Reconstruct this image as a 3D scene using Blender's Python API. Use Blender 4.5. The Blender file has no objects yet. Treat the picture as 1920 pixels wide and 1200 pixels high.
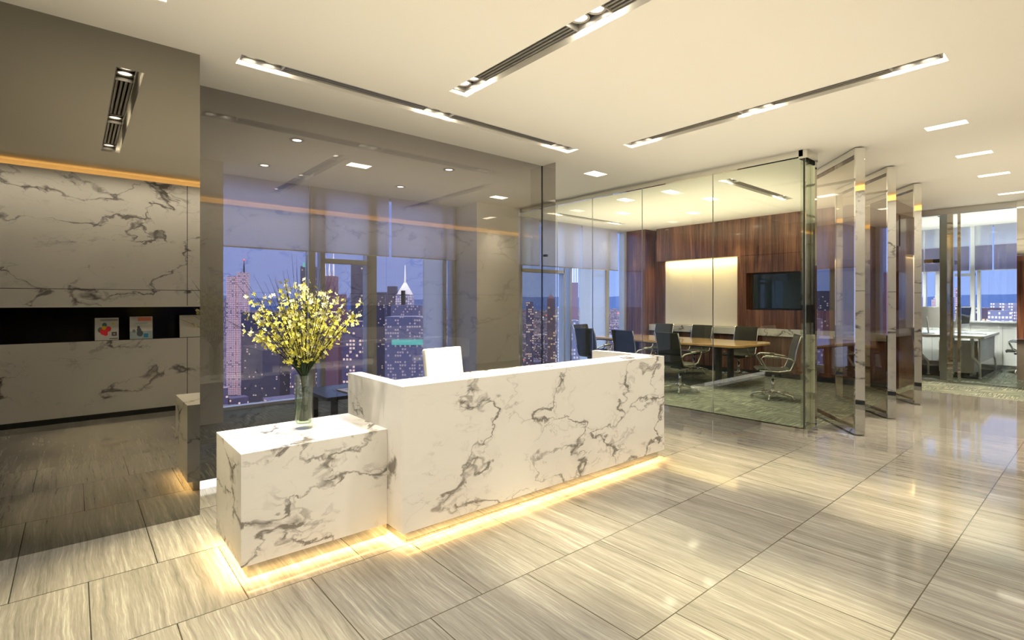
import bpy, bmesh, math, random
from mathutils import Vector, Matrix
random.seed(7)
PI = math.pi
C = bpy.context.scene.collection
SC = bpy.context.scene

# ------------------------------------------------------------------ camera
CH = 3.24                       # ceiling height
YAW = math.atan2(1136, 966.3)   # view direction, from +X towards +Y
cd = bpy.data.cameras.new('camera'); cam = bpy.data.objects.new('camera', cd); C.objects.link(cam)
cam.location = (0, 0, 1.5)
cam.rotation_euler = (PI/2, 0, YAW - PI/2)
cd.sensor_width = 36; cd.lens = 36*966.3/1920; cd.shift_y = -34/1920
cd.clip_start = 0.02; cd.clip_end = 30000
SC.camera = cam
SC.view_settings.view_transform = 'Standard'; SC.view_settings.look = 'None'
SC.view_settings.exposure = 0.4; SC.view_settings.gamma = 1.0
SC.view_settings.use_curve_mapping = False
SC.cycles.max_bounces = 9; SC.cycles.diffuse_bounces = 4; SC.cycles.glossy_bounces = 6
SC.cycles.transmission_bounces = 8; SC.cycles.transparent_max_bounces = 24
SC.cycles.caustics_reflective = False; SC.cycles.caustics_refractive = False
SC.cycles.sample_clamp_indirect = 6.0
SC.cycles.use_denoising = True

# ------------------------------------------------------------------ world (dusk sky)
W = bpy.data.worlds.new('dusk_sky'); SC.world = W; W.use_nodes = True
wn = W.node_tree; wn.nodes.clear()
o_ = wn.nodes.new('ShaderNodeOutputWorld'); b_ = wn.nodes.new('ShaderNodeBackground')
tc = wn.nodes.new('ShaderNodeTexCoord'); sx = wn.nodes.new('ShaderNodeSeparateXYZ'); rp = wn.nodes.new('ShaderNodeValToRGB')
wn.links.new(tc.outputs['Generated'], sx.inputs[0]); wn.links.new(sx.outputs['Z'], rp.inputs[0])
e = rp.color_ramp.elements
e[0].position = 0.0; e[0].color = (0.36, 0.48, 1.05, 1)
e[1].position = 1.0; e[1].color = (1.8, 2.1, 3.0, 1)
x = e.new(0.18); x.color = (0.26, 0.40, 1.1, 1)
x = e.new(0.42); x.color = (1.0, 1.3, 2.1, 1)
b_.inputs['Strength'].default_value = 1.0
wn.links.new(rp.outputs[0], b_.inputs[0]); wn.links.new(b_.outputs[0], o_.inputs[0])

# ------------------------------------------------------------------ lamps
WARM = (1.0, 0.86, 0.62); NEUT = (1.0, 0.91, 0.76); BEAM = (1.0, 0.84, 0.50); AMBER = (1.0, 0.58, 0.20)
def spot(name, loc, power, ang=70, blend=0.7, color=WARM, rad=0.035, to=None):
    l = bpy.data.lights.new(name, 'SPOT'); l.energy = power; l.spot_size = math.radians(ang); l.spot_blend = blend
    l.color = color; l.shadow_soft_size = rad
    o = bpy.data.objects.new(name, l); o.location = loc; C.objects.link(o)
    if to: o.rotation_euler = (Vector(to)-Vector(loc)).to_track_quat('-Z', 'Y').to_euler()
    return o
def area(name, loc, sx_, sy_, power, color=WARM, rot=(0, 0, 0), spread=180):
    l = bpy.data.lights.new(name, 'AREA'); l.shape = 'RECTANGLE'; l.size = sx_; l.size_y = sy_; l.energy = power; l.color = color
    l.spread = math.radians(spread)
    o = bpy.data.objects.new(name, l); o.location = loc; o.rotation_euler = rot; C.objects.link(o)
    return o
# unseen upward area lights, added to brighten the ceilings
LIFT = (1.0, 0.89, 0.70)
for nm, lc, a, b, p in (('reception_fill', (3.2, 2.2, 2.2), 7.0, 3.6, 46), ('corridor_fill', (10.2, 1.1, 2.2), 6.0, 1.8, 22),
                        ('meeting_room_fill', (8.6, 5.2, 2.3), 3.2, 4.4, 58), ('waiting_room_fill', (3.6, 6.2, 2.3), 4.0, 2.0, 9),
                        ('office_fill', (14.2, 1.8, 2.3), 2.6, 3.0, 40)):
    g = area(nm, lc, a, b, p, LIFT if nm != 'office_fill' else (0.9, 0.92, 1.0), (PI, 0, 0))
    g.visible_glossy = False; g.visible_camera = False

# ------------------------------------------------------------------ materials
def mat(name, base=(0.8, 0.8, 0.8), rough=0.5, metal=0.0, spec=0.5, coat=0.0, emit=None, estr=0.0, ior=1.5):
    m = bpy.data.materials.new(name); m.use_nodes = True
    p = m.node_tree.nodes['Principled BSDF']
    p.inputs['Base Color'].default_value = (*base, 1); p.inputs['Roughness'].default_value = rough
    p.inputs['Metallic'].default_value = metal; p.inputs['Specular IOR Level'].default_value = spec
    p.inputs['Coat Weight'].default_value = coat; p.inputs['Coat Roughness'].default_value = 0.04; p.inputs['IOR'].default_value = ior
    if emit: p.inputs['Emission Color'].default_value = (*emit, 1); p.inputs['Emission Strength'].default_value = estr
    return m
class NT:
    def __init__(s, m): s.t = m.node_tree; s.p = s.t.nodes.get('Principled BSDF')
    def n(s, typ, **kw):
        n = s.t.nodes.new(typ)
        for k, v in kw.items():
            if k.startswith('i_'):
                key = k[2:]; key = int(key) if key.isdigit() else key.replace('_', ' ')
                n.inputs[key].default_value = v
            else: setattr(n, k, v)
        return n
    def l(s, a, b): s.t.links.new(a, b)
    def math(s, op, a, b=None, c=None):
        n = s.t.nodes.new('ShaderNodeMath'); n.operation = op
        for i, v in enumerate((a, b, c)):
            if v is None: continue
            if isinstance(v, (int, float)): n.inputs[i].default_value = v
            else: s.l(v, n.inputs[i])
        return n.outputs[0]
    def ramp(s, fac, stops):
        n = s.t.nodes.new('ShaderNodeValToRGB'); e = n.color_ramp.elements
        while len(e) < len(stops): e.new(0.5)
        for el, (p, c) in zip(e, stops): el.position = p; el.color = (*c, 1) if len(c) == 3 else c
        s.l(fac, n.inputs[0]); return n.outputs[0]
    def mix(s, fac, a, b, blend='MIX'):
        n = s.t.nodes.new('ShaderNodeMix'); n.data_type = 'RGBA'; n.blend_type = blend
        for i, v in ((0, fac), (6, a), (7, b)):
            if isinstance(v, (int, float)): n.inputs[i].default_value = v
            elif isinstance(v, tuple): n.inputs[i].default_value = (*v, 1)
            else: s.l(v, n.inputs[i])
        return n.outputs[2]
    def coords(s, scale=(1, 1, 1), loc=(0, 0, 0), kind='Object'):
        t = s.t.nodes.new('ShaderNodeTexCoord'); m = s.t.nodes.new('ShaderNodeMapping')
        m.inputs['Scale'].default_value = scale; m.inputs['Location'].default_value = loc
        s.l(t.outputs[kind], m.inputs[0]); return m.outputs[0]

def marble(name, base, vein, rough=0.08, off=(0, 0, 0), vs=1.0, thick=0.02, spec=0.5):
    m = mat(name, base, rough, spec=spec); k = NT(m)
    v = k.coords((vs*0.85, vs*0.85, vs*1.35), off)
    def warp(vec, scale, det, amp):
        n = k.n('ShaderNodeTexNoise', i_Scale=scale, i_Detail=det, i_Roughness=0.6); k.l(vec, n.inputs['Vector'])
        a = k.n('ShaderNodeVectorMath', operation='MULTIPLY_ADD'); k.l(n.outputs['Color'], a.inputs[0]); a.inputs[1].default_value = (amp, amp, amp); k.l(vec, a.inputs[2]); return a.outputs[0]
    w = warp(warp(v, 1.1, 3.0, 0.9), 8.0, 4.0, 0.22)
    def noise(vec, scale, det):
        n = k.n('ShaderNodeTexNoise', i_Scale=scale, i_Detail=det, i_Roughness=0.55); k.l(vec, n.inputs['Vector']); return n.outputs['Fac']
    n1 = noise(w, 0.9, 2.0); d1 = k.math('ABSOLUTE', k.math('SUBTRACT', n1, 0.5))
    n2 = noise(w, 2.4, 2.5); d2 = k.math('ABSOLUTE', k.math('SUBTRACT', n2, 0.5))
    mk = k.ramp(noise(w, 2.1, 3.0), [(0.36, (0.06, 0.06, 0.06)), (0.60, (1, 1, 1))])
    wd = k.math('ADD', 0.35, k.math('MULTIPLY', mk, 0.9))
    l1 = k.ramp(k.math('DIVIDE', d1, wd), [(0.0, (1, 1, 1)), (thick*0.3, (0.7, 0.7, 0.7)), (thick, (0, 0, 0))])
    l2 = k.ramp(k.math('DIVIDE', d2, wd), [(0.0, (0.8, 0.8, 0.8)), (thick*1.3, (0, 0, 0))])
    near = k.ramp(d1, [(0.0, (1, 1, 1)), (thick*6.0, (0, 0, 0))])
    a = k.math('MULTIPLY', l1, k.math('ADD', 0.25, mk)); b = k.math('MULTIPLY', k.math('MULTIPLY', l2, near), mk)
    hz = k.math('MULTIPLY', k.math('MULTIPLY', near, mk), 0.10)
    f = k.n('ShaderNodeMath', operation='ADD', use_clamp=True); k.l(k.math('ADD', a, b), f.inputs[0]); k.l(hz, f.inputs[1])
    k.l(k.mix(f.outputs[0], base, vein), k.p.inputs['Base Color'])
    return m
M = {}
M['desk_marble'] = marble('desk_marble', (0.86, 0.84, 0.79), (0.22, 0.20, 0.18), 0.10, (3.1, 1.7, 0.4), 1.6, 0.017)
M['block_marble'] = marble('block_marble', (0.86, 0.84, 0.79), (0.22, 0.20, 0.18), 0.10, (9.3, 5.9, 6.1), 2.0, 0.022)
M['wall_marble'] = marble('wall_marble', (0.82, 0.80, 0.76), (0.13, 0.12, 0.11), 0.10, (7.6, 4.2, 2.3), 1.15, 0.017)
M['paint'] = mat('ceiling_paint', (0.90, 0.86, 0.76), 0.9, spec=0.0)
M['white_wall'] = mat('white_wall_paint', (0.84, 0.83, 0.80), 0.7, spec=0.15)
M['white_gloss'] = mat('white_lacquer', (0.85, 0.85, 0.84), 0.15)
M['chrome'] = mat('polished_steel', (0.80, 0.79, 0.74), 0.03, 1.0)
M['satin'] = mat('satin_aluminium', (0.66, 0.66, 0.64), 0.28, 1.0)
M['mullion'] = mat('grey_window_frame', (0.62, 0.63, 0.66), 0.35, 0.2)
M['black'] = mat('black_plastic', (0.012, 0.012, 0.012), 0.35)
M['louver'] = mat('grey_louver', (0.36, 0.34, 0.30), 0.35, 0.5)
M['trim_ring'] = mat('lamp_ring', (0.55, 0.52, 0.46), 0.3, 0.4)
M['bulb'] = mat('lamp_lens', (1, 1, 1), 0.4, emit=(1.0, 0.93, 0.80), estr=4.0)
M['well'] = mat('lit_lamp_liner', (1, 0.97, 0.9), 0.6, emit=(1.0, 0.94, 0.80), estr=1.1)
M['led'] = mat('amber_led', (1, 0.8, 0.5), 0.5, emit=(1.0, 0.60, 0.22), estr=1.2)
M['led_warm'] = mat('warm_led', (1, 0.8, 0.5), 0.5, emit=(1.0, 0.66, 0.28), estr=1.0)
M['led_white'] = mat('white_led', (1, 1, 1), 0.5, emit=(1.0, 0.95, 0.85), estr=1.5)
M['leather'] = mat('black_leather', (0.030, 0.031, 0.022), 0.6, spec=0.3)
M['white_leather'] = mat('white_leather', (0.86, 0.84, 0.80), 0.35)
M['board'] = mat('white_board', (0.84, 0.80, 0.74), 0.12)
M['screen'] = mat('dark_screen', (0.012, 0.02, 0.02), 0.03, spec=0.9)
M['niche'] = mat('black_niche', (0.006, 0.006, 0.006), 0.08)
M['carpet_dark'] = mat('dark_carpet', (0.05, 0.055, 0.05), 0.95, spec=0.0)
M['tabletop'] = mat('light_wood', (0.66, 0.42, 0.17), 0.12, coat=0.6)
M['dark_metal'] = mat('dark_metal', (0.05, 0.055, 0.05), 0.3, 0.6)

def glass(name, tint, refl, fres_ior=1.5, rough=0.0, rcol=(1, 1, 1)):
    """thin architectural glass: tinted see-through plus a Fresnel mirror"""
    m = bpy.data.materials.new(name); m.use_nodes = True; t = m.node_tree; t.nodes.clear(); k = NT(m)
    o = k.n('ShaderNodeOutputMaterial'); tr = k.n('ShaderNodeBsdfTransparent'); gl = k.n('ShaderNodeBsdfGlossy')
    tr.inputs[0].default_value = (*tint, 1); gl.inputs[0].default_value = (*rcol, 1); gl.inputs['Roughness'].default_value = rough
    fr = k.n('ShaderNodeFresnel'); fr.inputs[0].default_value = fres_ior
    g = k.n('ShaderNodeNewGeometry')
    # same Fresnel from both sides: use 1/ior on back faces is handled by flipping the ior
    io = k.math('ADD', fres_ior, k.math('MULTIPLY', g.outputs['Backfacing'], 1.0/fres_ior - fres_ior))
    k.l(io, fr.inputs[0])
    mxf = k.math('MINIMUM', k.math('ADD', k.math('MULTIPLY', fr.outputs[0], 1.0), refl), 1.0)
    mx = k.n('ShaderNodeMixShader'); k.l(mxf, mx.inputs[0]); k.l(tr.outputs[0], mx.inputs[1]); k.l(gl.outputs[0], mx.inputs[2])
    k.l(mx.outputs[0], o.inputs[0])
    return m
# panes are single sheets of glass 10 mm thick: light crosses two surfaces
M['glass_clear'] = glass('clear_glass', (0.92, 0.95, 0.89), 0.012, 1.45)
M['glass_smoke'] = glass('smoked_glass', (0.74, 0.72, 0.70), 0.045, 1.5, rcol=(0.92, 0.90, 0.84))
M['glass_bronze'] = glass('bronze_glass', (0.86, 0.84, 0.78), 0.02, 1.45)
M['glass_window'] = glass('window_glass', (0.97, 0.98, 0.99), 0.0, 1.3)
M['mirror'] = mat('grey_mirror', (0.29, 0.275, 0.245), 0.0, 1.0)
def real_glass(name, col, ior=1.45):
    m = mat(name, col, 0.0, ior=ior); m.node_tree.nodes['Principled BSDF'].inputs['Transmission Weight'].default_value = 1.0; return m
M['vase_glass'] = glass('vase_glass', (0.93, 0.96, 0.92), 0.05, 1.5)
M['vase_water'] = glass('vase_water', (0.86, 0.93, 0.86), 0.01, 1.15)

def travertine():
    m = mat('travertine_tiles', (0.6, 0.55, 0.45), 0.06, spec=0.32); k = NT(m)
    v = k.coords(loc=(-0.06+0.615, -0.653, 0))
    br = k.n('ShaderNodeTexBrick', offset=0.5, offset_frequency=2, squash=1.0)
    for a, b in (('Scale', 1.0), ('Brick Width', 0.615), ('Row Height', 0.73), ('Mortar Size', 0.0028), ('Mortar Smooth', 0.0), ('Bias', 0.0)):
        br.inputs[a].default_value = b
    br.inputs['Color1'].default_value = (0, 0, 0, 1); br.inputs['Color2'].default_value = (1, 1, 1, 1); br.inputs['Mortar'].default_value = (0, 0, 0, 1)
    k.l(v, br.inputs['Vector'])
    sh = k.n('ShaderNodeVectorMath', operation='MULTIPLY_ADD'); k.l(br.outputs['Color'], sh.inputs[0])
    sh.inputs[1].default_value = (7.3, 3.1, 5.0)
    p = k.coords(); wob = k.n('ShaderNodeTexNoise', i_Scale=2.0, i_Detail=3.0); k.l(p, wob.inputs['Vector'])
    w2 = k.n('ShaderNodeVectorMath', operation='MULTIPLY_ADD'); k.l(wob.outputs['Color'], w2.inputs[0]); w2.inputs[1].default_value = (0.05, 0, 0); k.l(p, w2.inputs[2])
    k.l(w2.outputs[0], sh.inputs[2])
    def streak(sx_, sy_, det, r):
        mp = k.n('ShaderNodeMapping'); mp.inputs['Scale'].default_value = (sx_, sy_, 1); k.l(sh.outputs[0], mp.inputs[0])
        n = k.n('ShaderNodeTexNoise', i_Scale=1.0, i_Detail=det, i_Roughness=r); k.l(mp.outputs[0], n.inputs['Vector']); return n.outputs['Fac']
    s1 = streak(11, 0.45, 4, 0.6); s2 = streak(60, 1.3, 5, 0.7); s3 = streak(130, 6, 3, 0.7)
    f = k.math('ADD', k.math('MULTIPLY', s1, 0.30), k.math('ADD', k.math('MULTIPLY', s2, 0.42), k.math('MULTIPLY', s3, 0.28)))
    col = k.ramp(f, [(0.35, (0.070, 0.067, 0.059)), (0.45, (0.115, 0.109, 0.096)), (0.53, (0.145, 0.139, 0.123)), (0.63, (0.225, 0.216, 0.192))])
    tone = k.math('ADD', 0.9, k.math('MULTIPLY', br.outputs['Color'], 0.18))
    cc = k.n('ShaderNodeVectorMath', operation='SCALE'); k.l(col, cc.inputs[0]); k.l(tone, cc.inputs['Scale'])
    col = k.mix(br.outputs['Fac'], cc.outputs[0], (0.035, 0.03, 0.02))
    k.l(col, k.p.inputs['Base Color'])
    return m
M['floor'] = travertine()

def carpet():
    m = mat('grey_green_carpet', (0.1, 0.11, 0.09), 0.95, spec=0.05); k = NT(m)
    v = k.coords()
    ck = k.n('ShaderNodeTexChecker', i_Scale=2.0); k.l(v, ck.inputs['Vector'])
    def st(a, b):
        mp = k.n('ShaderNodeMapping'); mp.inputs['Scale'].default_value = (a, b, 1); k.l(v, mp.inputs[0])
        n = k.n('ShaderNodeTexNoise', i_Scale=1.0, i_Detail=3.0, i_Roughness=0.6); k.l(mp.outputs[0], n.inputs['Vector']); return n.outputs['Fac']
    f = k.mix(ck.outputs['Fac'], k.ramp(st(3, 55), [(0, (0, 0, 0)), (1, (1, 1, 1))]), k.ramp(st(55, 3), [(0, (0, 0, 0)), (1, (1, 1, 1))]))
    col = k.ramp(f, [(0.35, (0.075, 0.085, 0.07)), (0.52, (0.13, 0.14, 0.115)), (0.62, (0.30, 0.30, 0.22))])
    k.l(col, k.p.inputs['Base Color'])
    return m
M['carpet'] = carpet()

def rosewood(name, dark=(0.06, 0.026, 0.018), mid=(0.17, 0.072, 0.046), light=(0.34, 0.16, 0.09)):
    m = mat(name, mid, 0.16, coat=0.5); k = NT(m)
    v = k.coords((9, 9, 0.55)); n = k.n('ShaderNodeTexNoise', i_Scale=1.0, i_Detail=6.0, i_Roughness=0.6, i_Distortion=0.6); k.l(v, n.inputs['Vector'])
    v2 = k.coords((70, 70, 1.6)); n2 = k.n('ShaderNodeTexNoise', i_Scale=1.0, i_Detail=4.0, i_Roughness=0.6); k.l(v2, n2.inputs['Vector'])
    f = k.math('ADD', k.math('MULTIPLY', n.outputs['Fac'], 0.65), k.math('MULTIPLY', n2.outputs['Fac'], 0.35))
    k.l(k.ramp(f, [(0.38, dark), (0.52, mid), (0.66, light)]), k.p.inputs['Base Color'])
    return m
M['wood'] = rosewood('rosewood')
M['wood_dark'] = rosewood('dark_wood', (0.02, 0.008, 0.007), (0.05, 0.02, 0.014), (0.10, 0.04, 0.025))

def blind(name, col, tcol, tr=0.6):
    m = bpy.data.materials.new(name); m.use_nodes = True; m.node_tree.nodes.clear(); k = NT(m)
    o = k.n('ShaderNodeOutputMaterial'); d = k.n('ShaderNodeBsdfDiffuse'); t = k.n('ShaderNodeBsdfTranslucent'); mx = k.n('ShaderNodeMixShader')
    d.inputs[0].default_value = (*col, 1); t.inputs[0].default_value = (*tcol, 1); mx.inputs[0].default_value = tr
    k.l(d.outputs[0], mx.inputs[1]); k.l(t.outputs[0], mx.inputs[2]); k.l(mx.outputs[0], o.inputs[0]); return m
M['blind'] = blind('roller_blind_cloth', (0.86, 0.83, 0.82), (0.97, 0.96, 1.0), 0.72)
M['frosted'] = blind('frosted_glass_infill', (0.9, 0.92, 0.95), (0.97, 0.98, 1.0), 0.8)
M['blind_office'] = blind('sheer_blind_cloth', (0.40, 0.38, 0.50), (0.50, 0.48, 0.62), 0.6)

# ------------------------------------------------------------------ mesh helpers
class MB:
    def __init__(s): s.bm = bmesh.new(); s.mi = 0
    def box(s, x0, y0, z0, x1, y1, z1, mi=0, rot=None, org=(0, 0, 0)):
        if x1 < x0: x0, x1 = x1, x0
        if y1 < y0: y0, y1 = y1, y0
        if z1 < z0: z0, z1 = z1, z0
        vs = [Vector((x, y, z)) for z in (z0, z1) for y in (y0, y1) for x in (x0, x1)]
        if rot is not None: vs = [rot @ (v-Vector(org)) + Vector(org) for v in vs]
        v = [s.bm.verts.new(p) for p in vs]
        for f in ((0, 2, 3, 1), (4, 5, 7, 6), (0, 1, 5, 4), (2, 6, 7, 3), (0, 4, 6, 2), (1, 3, 7, 5)):
            fc = s.bm.faces.new([v[i] for i in f]); fc.material_index = mi
        return s
    def quad(s, a, b, c, d, mi=0):
        f = s.bm.faces.new([s.bm.verts.new(p) for p in (a, b, c, d)]); f.material_index = mi; return s
    def prism(s, pts, z0, z1, mi=0):
        lo = [s.bm.verts.new((p[0], p[1], z0)) for p in pts]; hi = [s.bm.verts.new((p[0], p[1], z1)) for p in pts]
        n = len(pts)
        for f in [s.bm.faces.new(lo[::-1]), s.bm.faces.new(hi)]+[s.bm.faces.new((lo[i], lo[(i+1) % n], hi[(i+1) % n], hi[i])) for i in range(n)]: f.material_index = mi
        return s
    def tube(s, pts, r, seg=8, mi=0, closed=False):
        pts = [Vector(p) for p in pts]; rs = r if isinstance(r, (list, tuple)) else [r]*len(pts)
        rings = []; n = len(pts); up = None
        for i, p in enumerate(pts):
            if closed: d = pts[(i+1) % n]-pts[i-1]
            else: d = pts[min(i+1, n-1)]-pts[max(i-1, 0)]
            d.normalize()
            if up is None: up = d.orthogonal().normalized()
            else:
                up = (up - d*up.dot(d)); up = up.normalized() if up.length > 1e-6 else d.orthogonal().normalized()
            q = d.cross(up)
            rings.append([s.bm.verts.new(p+(up*math.cos(t)+q*math.sin(t))*rs[i]) for t in (2*PI*k/seg for k in range(seg))])
        m = n if closed else n-1
        for i in range(m):
            a, b = rings[i], rings[(i+1) % n]
            for k in range(seg):
                f = s.bm.faces.new((a[k], a[(k+1) % seg], b[(k+1) % seg], b[k])); f.material_index = mi; f.smooth = True
        if not closed:
            for rr in (rings[0][::-1], rings[-1]): s.bm.faces.new(rr).material_index = mi
        return s
    def lathe(s, prof, cx, cy, seg=32, mi=0, smooth=True, cap=True):
        rings = []
        for r, z in prof:
            rings.append([s.bm.verts.new((cx+max(r, 1e-4)*math.cos(2*PI*k/seg), cy+max(r, 1e-4)*math.sin(2*PI*k/seg), z)) for k in range(seg)])
        for a, b in zip(rings, rings[1:]):
            for k in range(seg):
                f = s.bm.faces.new((a[k], a[(k+1) % seg], b[(k+1) % seg], b[k])); f.material_index = mi; f.smooth = smooth
        if cap: s.bm.faces.new(rings[0][::-1]).material_index = mi; s.bm.faces.new(rings[-1]).material_index = mi
        return s
    def xf(s, mtx): bmesh.ops.transform(s.bm, matrix=mtx, verts=s.bm.verts); return s
    def build(s, name, mats, parent=None, bevel=0.0, recalc=True):
        if recalc: bmesh.ops.recalc_face_normals(s.bm, faces=s.bm.faces)
        me = bpy.data.meshes.new(name); s.bm.to_mesh(me); s.bm.free()
        for m in (mats if isinstance(mats, (list, tuple)) else [mats]): me.materials.append(M[m] if isinstance(m, str) else m)
        o = bpy.data.objects.new(name, me); C.objects.link(o)
        if parent is not None: o.parent = parent
        if bevel:
            b = o.modifiers.new('bevel', 'BEVEL'); b.width = bevel; b.segments = 2; b.limit_method = 'ANGLE'
        return o
def tag(o, label=None, cat=None, group=None, kind=None):
    if label: o['label'] = label
    if cat: o['category'] = cat
    if group: o['group'] = group
    if kind: o['kind'] = kind
    return o
def empty(name, loc=(0, 0, 0), rz=0, label=None, cat=None, group=None, kind=None):
    o = bpy.data.objects.new(name, None); o.location = loc; o.rotation_euler = (0, 0, rz); o.empty_display_size = 0.1
    C.objects.link(o); return tag(o, label, cat, group, kind)
def copy_tree(o, parent=None):
    c = o.copy(); C.objects.link(c)
    if parent is not None: c.parent = parent
    for ch in [k for k in bpy.data.objects if k.parent == o]: copy_tree(ch, c)
    return c
def struct(o): o['kind'] = 'structure'; return o

# ================================================================== THE SETTING
# recessed lamp slots and wells: (x0, y0, x1, y1)
SLOTS = [(0.24, 0.80, 0.41, 3.58), (2.36, 0.80, 2.54, 3.58), (4.63, 0.79, 4.81, 3.56), (0.90, 3.99, 4.40, 4.17)]
WELLS = [(6.49, 0.94, 6.64, 1.26), (8.02, 0.94, 8.17, 1.26), (9.51, 0.94, 9.66, 1.26), (11.36, 0.94, 11.51, 1.26), (5.27, 4.51, 5.55, 4.70)]
MWELLS = [(8.06, 4.38, 8.36, 4.56), (7.06, 4.50, 7.32, 4.68), (7.04, 5.36, 7.34, 5.54), (8.08, 6.22, 8.38, 6.40), (9.10, 5.30, 9.40, 5.48), (2.64, 6.2, 2.92, 6.38), (5.26, 6.6, 5.54, 6.78)]
MSLOTS = [(7.06, 3.54, 9.25, 3.72), (7.10, 7.11, 9.38, 7.29)]
HOLES = SLOTS+WELLS+MWELLS+MSLOTS
X0, X1, Y0, Y1 = -3.6, 16.2, -0.05, 8.05
xs = sorted(set([X0, X1]+[h[i] for h in HOLES for i in (0, 2)])); ys = sorted(set([Y0, Y1]+[h[i] for h in HOLES for i in (1, 3)]))
mb = MB()
for i in range(len(xs)-1):
    for j in range(len(ys)-1):
        cx, cy = (xs[i]+xs[i+1])/2, (ys[j]+ys[j+1])/2
        if any(h[0] < cx < h[2] and h[1] < cy < h[3] for h in HOLES): continue
        mb.quad((xs[i], ys[j], CH), (xs[i], ys[j+1], CH), (xs[i+1], ys[j+1], CH), (xs[i+1], ys[j], CH))
mb.box(X0, Y0, CH+0.24, X1, Y1, CH+0.28)
bmesh.ops.remove_doubles(mb.bm, verts=mb.bm.verts, dist=1e-5)
for h in HOLES:   # plaster sides of every recess
    x0, y0, x1, y1 = h; zt = CH+0.2
    mb.quad((x0, y0, CH), (x1, y0, CH), (x1, y0, zt), (x0, y0, zt)); mb.quad((x1, y1, CH), (x0, y1, CH), (x0, y1, zt), (x1, y1, zt))
    mb.quad((x0, y1, CH), (x0, y0, CH), (x0, y0, zt), (x0, y1, zt)); mb.quad((x1, y0, CH), (x1, y1, CH), (x1, y1, zt), (x1, y0, zt))
    mb.quad((x0, y0, zt), (x1, y0, zt), (x1, y1, zt), (x0, y1, zt))
struct(mb.build('ceiling', 'paint', recalc=False))
mb = MB()
mb.box(X0, Y0-0.35, -0.15, 6.36, 4.85, 0); mb.box(6.36, Y0-0.35, -0.15, 10.9, 2.30, 0)
struct(mb.build('floor', 'floor'))
mb = MB()
mb.box(X0, 4.85, -0.15, 6.36, 8.1, 0.0); mb.box(6.36, 2.30, -0.15, 10.9, 8.1, 0.0); mb.box(10.9, Y0-0.35, -0.15, 16.25, 8.1, 0.0)
struct(mb.build('floor_carpet', 'carpet'))

# marble wall behind the camera, with its magazine niche (seen in the mirror wall)
NX0, NX1 = -3.2, 5.6
mb = MB()
mb.box(X0, -0.40, 0.07, 12.3, -0.05, 1.0)
mb.box(X0, -0.40, 1.445, 12.3, -0.05, 3.12)
mb.box(NX1, -0.40, 1.0, 12.3, -0.05, 1.445)
mb.box(X0, -0.40, 1.0, NX0, -0.05, 1.445)
wf = struct(mb.build('wall_front', 'wall_marble'))
mb = MB()
for z in (1.66,): mb.box(X0, -0.0502, z-0.004, 12.3, -0.0485, z+0.004)
x = -2.4
while x < 12:
    mb.box(x-0.004, -0.0502, 0.07, x+0.004, -0.0485, 1.0); mb.box(x-0.004, -0.0502, 1.445, x+0.004, -0.0485, 3.12); x += 1.805*2
mb.build('panel_joint', 'black', wf)
mb = MB(); mb.box(NX0, -0.40, 1.0, NX1, -0.385, 1.445); mb.box(NX0, -0.385, 1.0, NX1, -0.052, 1.003); mb.box(NX0, -0.385, 1.442, NX1, -0.07, 1.445)
mb.build('niche_lining', 'niche', wf)
mb = MB(); mb.box(NX0, -0.07, 1.432, NX1, -0.046, 1.447); mb.build('niche_edge', 'white_gloss', wf)
mb = MB(); mb.box(X0, -0.42, 0, 12.3, -0.065, 0.07); struct(mb.build('baseboard_front', 'dark_metal'))
mb = MB(); mb.box(X0, -0.75, 3.12, 12.3, -0.40, CH+0.28); mb.box(X0, -0.41, CH, 12.3, -0.05, CH+0.02)
struct(mb.build('wall_front_cove', 'paint'))
# amber strip along the top of the marble wall
mb = MB(); mb.box(X0+0.1, -0.34, 3.125, 12.2, -0.30, 3.135)
ld = mb.build('led_strip', 'led'); tag(ld, 'amber light strip hidden along the top edge of the marble wall', 'light strip')
area('marble_cove_light', (3.6, -0.32, 3.15), 13.0, 0.08, 9, AMBER, (math.radians(205), 0, 0)).visible_camera = True
area('marble_wall_fill', (3.6, 0.45, 3.21), 13.0, 0.08, 105, NEUT, (math.radians(-24), 0, 0), 110)  # added strip light without a fixture, brightens the marble wall

# mirror wall, left
mb = MB(); mb.box(-3.4, 4.19, 0.0, 0.678, 4.79, CH); struct(mb.build('wall_mirror', 'mirror'))
mb = MB(); mb.box(X0, Y0-0.4, 0, -3.4, 8.1, CH); struct(mb.build('wall_left', 'wood'))
# facade piers and columns
mb = MB(); mb.box(-3.4, 7.22, 0, 1.42, 8.05, CH); struct(mb.build('wall_back', 'white_wall'))
mb = MB(); mb.box(5.36, 7.25, 0, 6.33, 8.05, CH); struct(mb.build('column', 'white_wall'))

# windows of the long facade
def window(n, x0, x1, posts, trans, blinds, gaps, y=8.0):
    e = empty('window_%d' % n, (0, 0, 0)); struct(e)
    mb = MB()
    for a, b in posts: mb.box(a, y-0.10, 0, b, y+0.06, CH)
    mb.box(x0, y-0.06, 0, x1, y+0.06, 0.05); mb.box(x0, y-0.06, CH-0.03, x1, y+0.06, CH)
    for a, b, z in trans: mb.box(a, y-0.10, z, b, y+0.06, z+0.07)
    mb.build('window_frame', 'mullion', e, 0.003)
    MB().box(x0, y+0.0, 0.05, x1, y+0.012, CH-0.03).build('window_pane', 'glass_window', e)
    for a, b in blinds:
        mb = MB(); mb.box(a, y-0.135, 2.262, b, y-0.131, CH-0.002); rb = mb.build('roller_blind', 'blind', e)
        mb = MB(); mb.box(a, y-0.142, 2.25, b, y-0.124, 2.265); mb.build('blind_rail', 'satin', rb)
    return e
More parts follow.
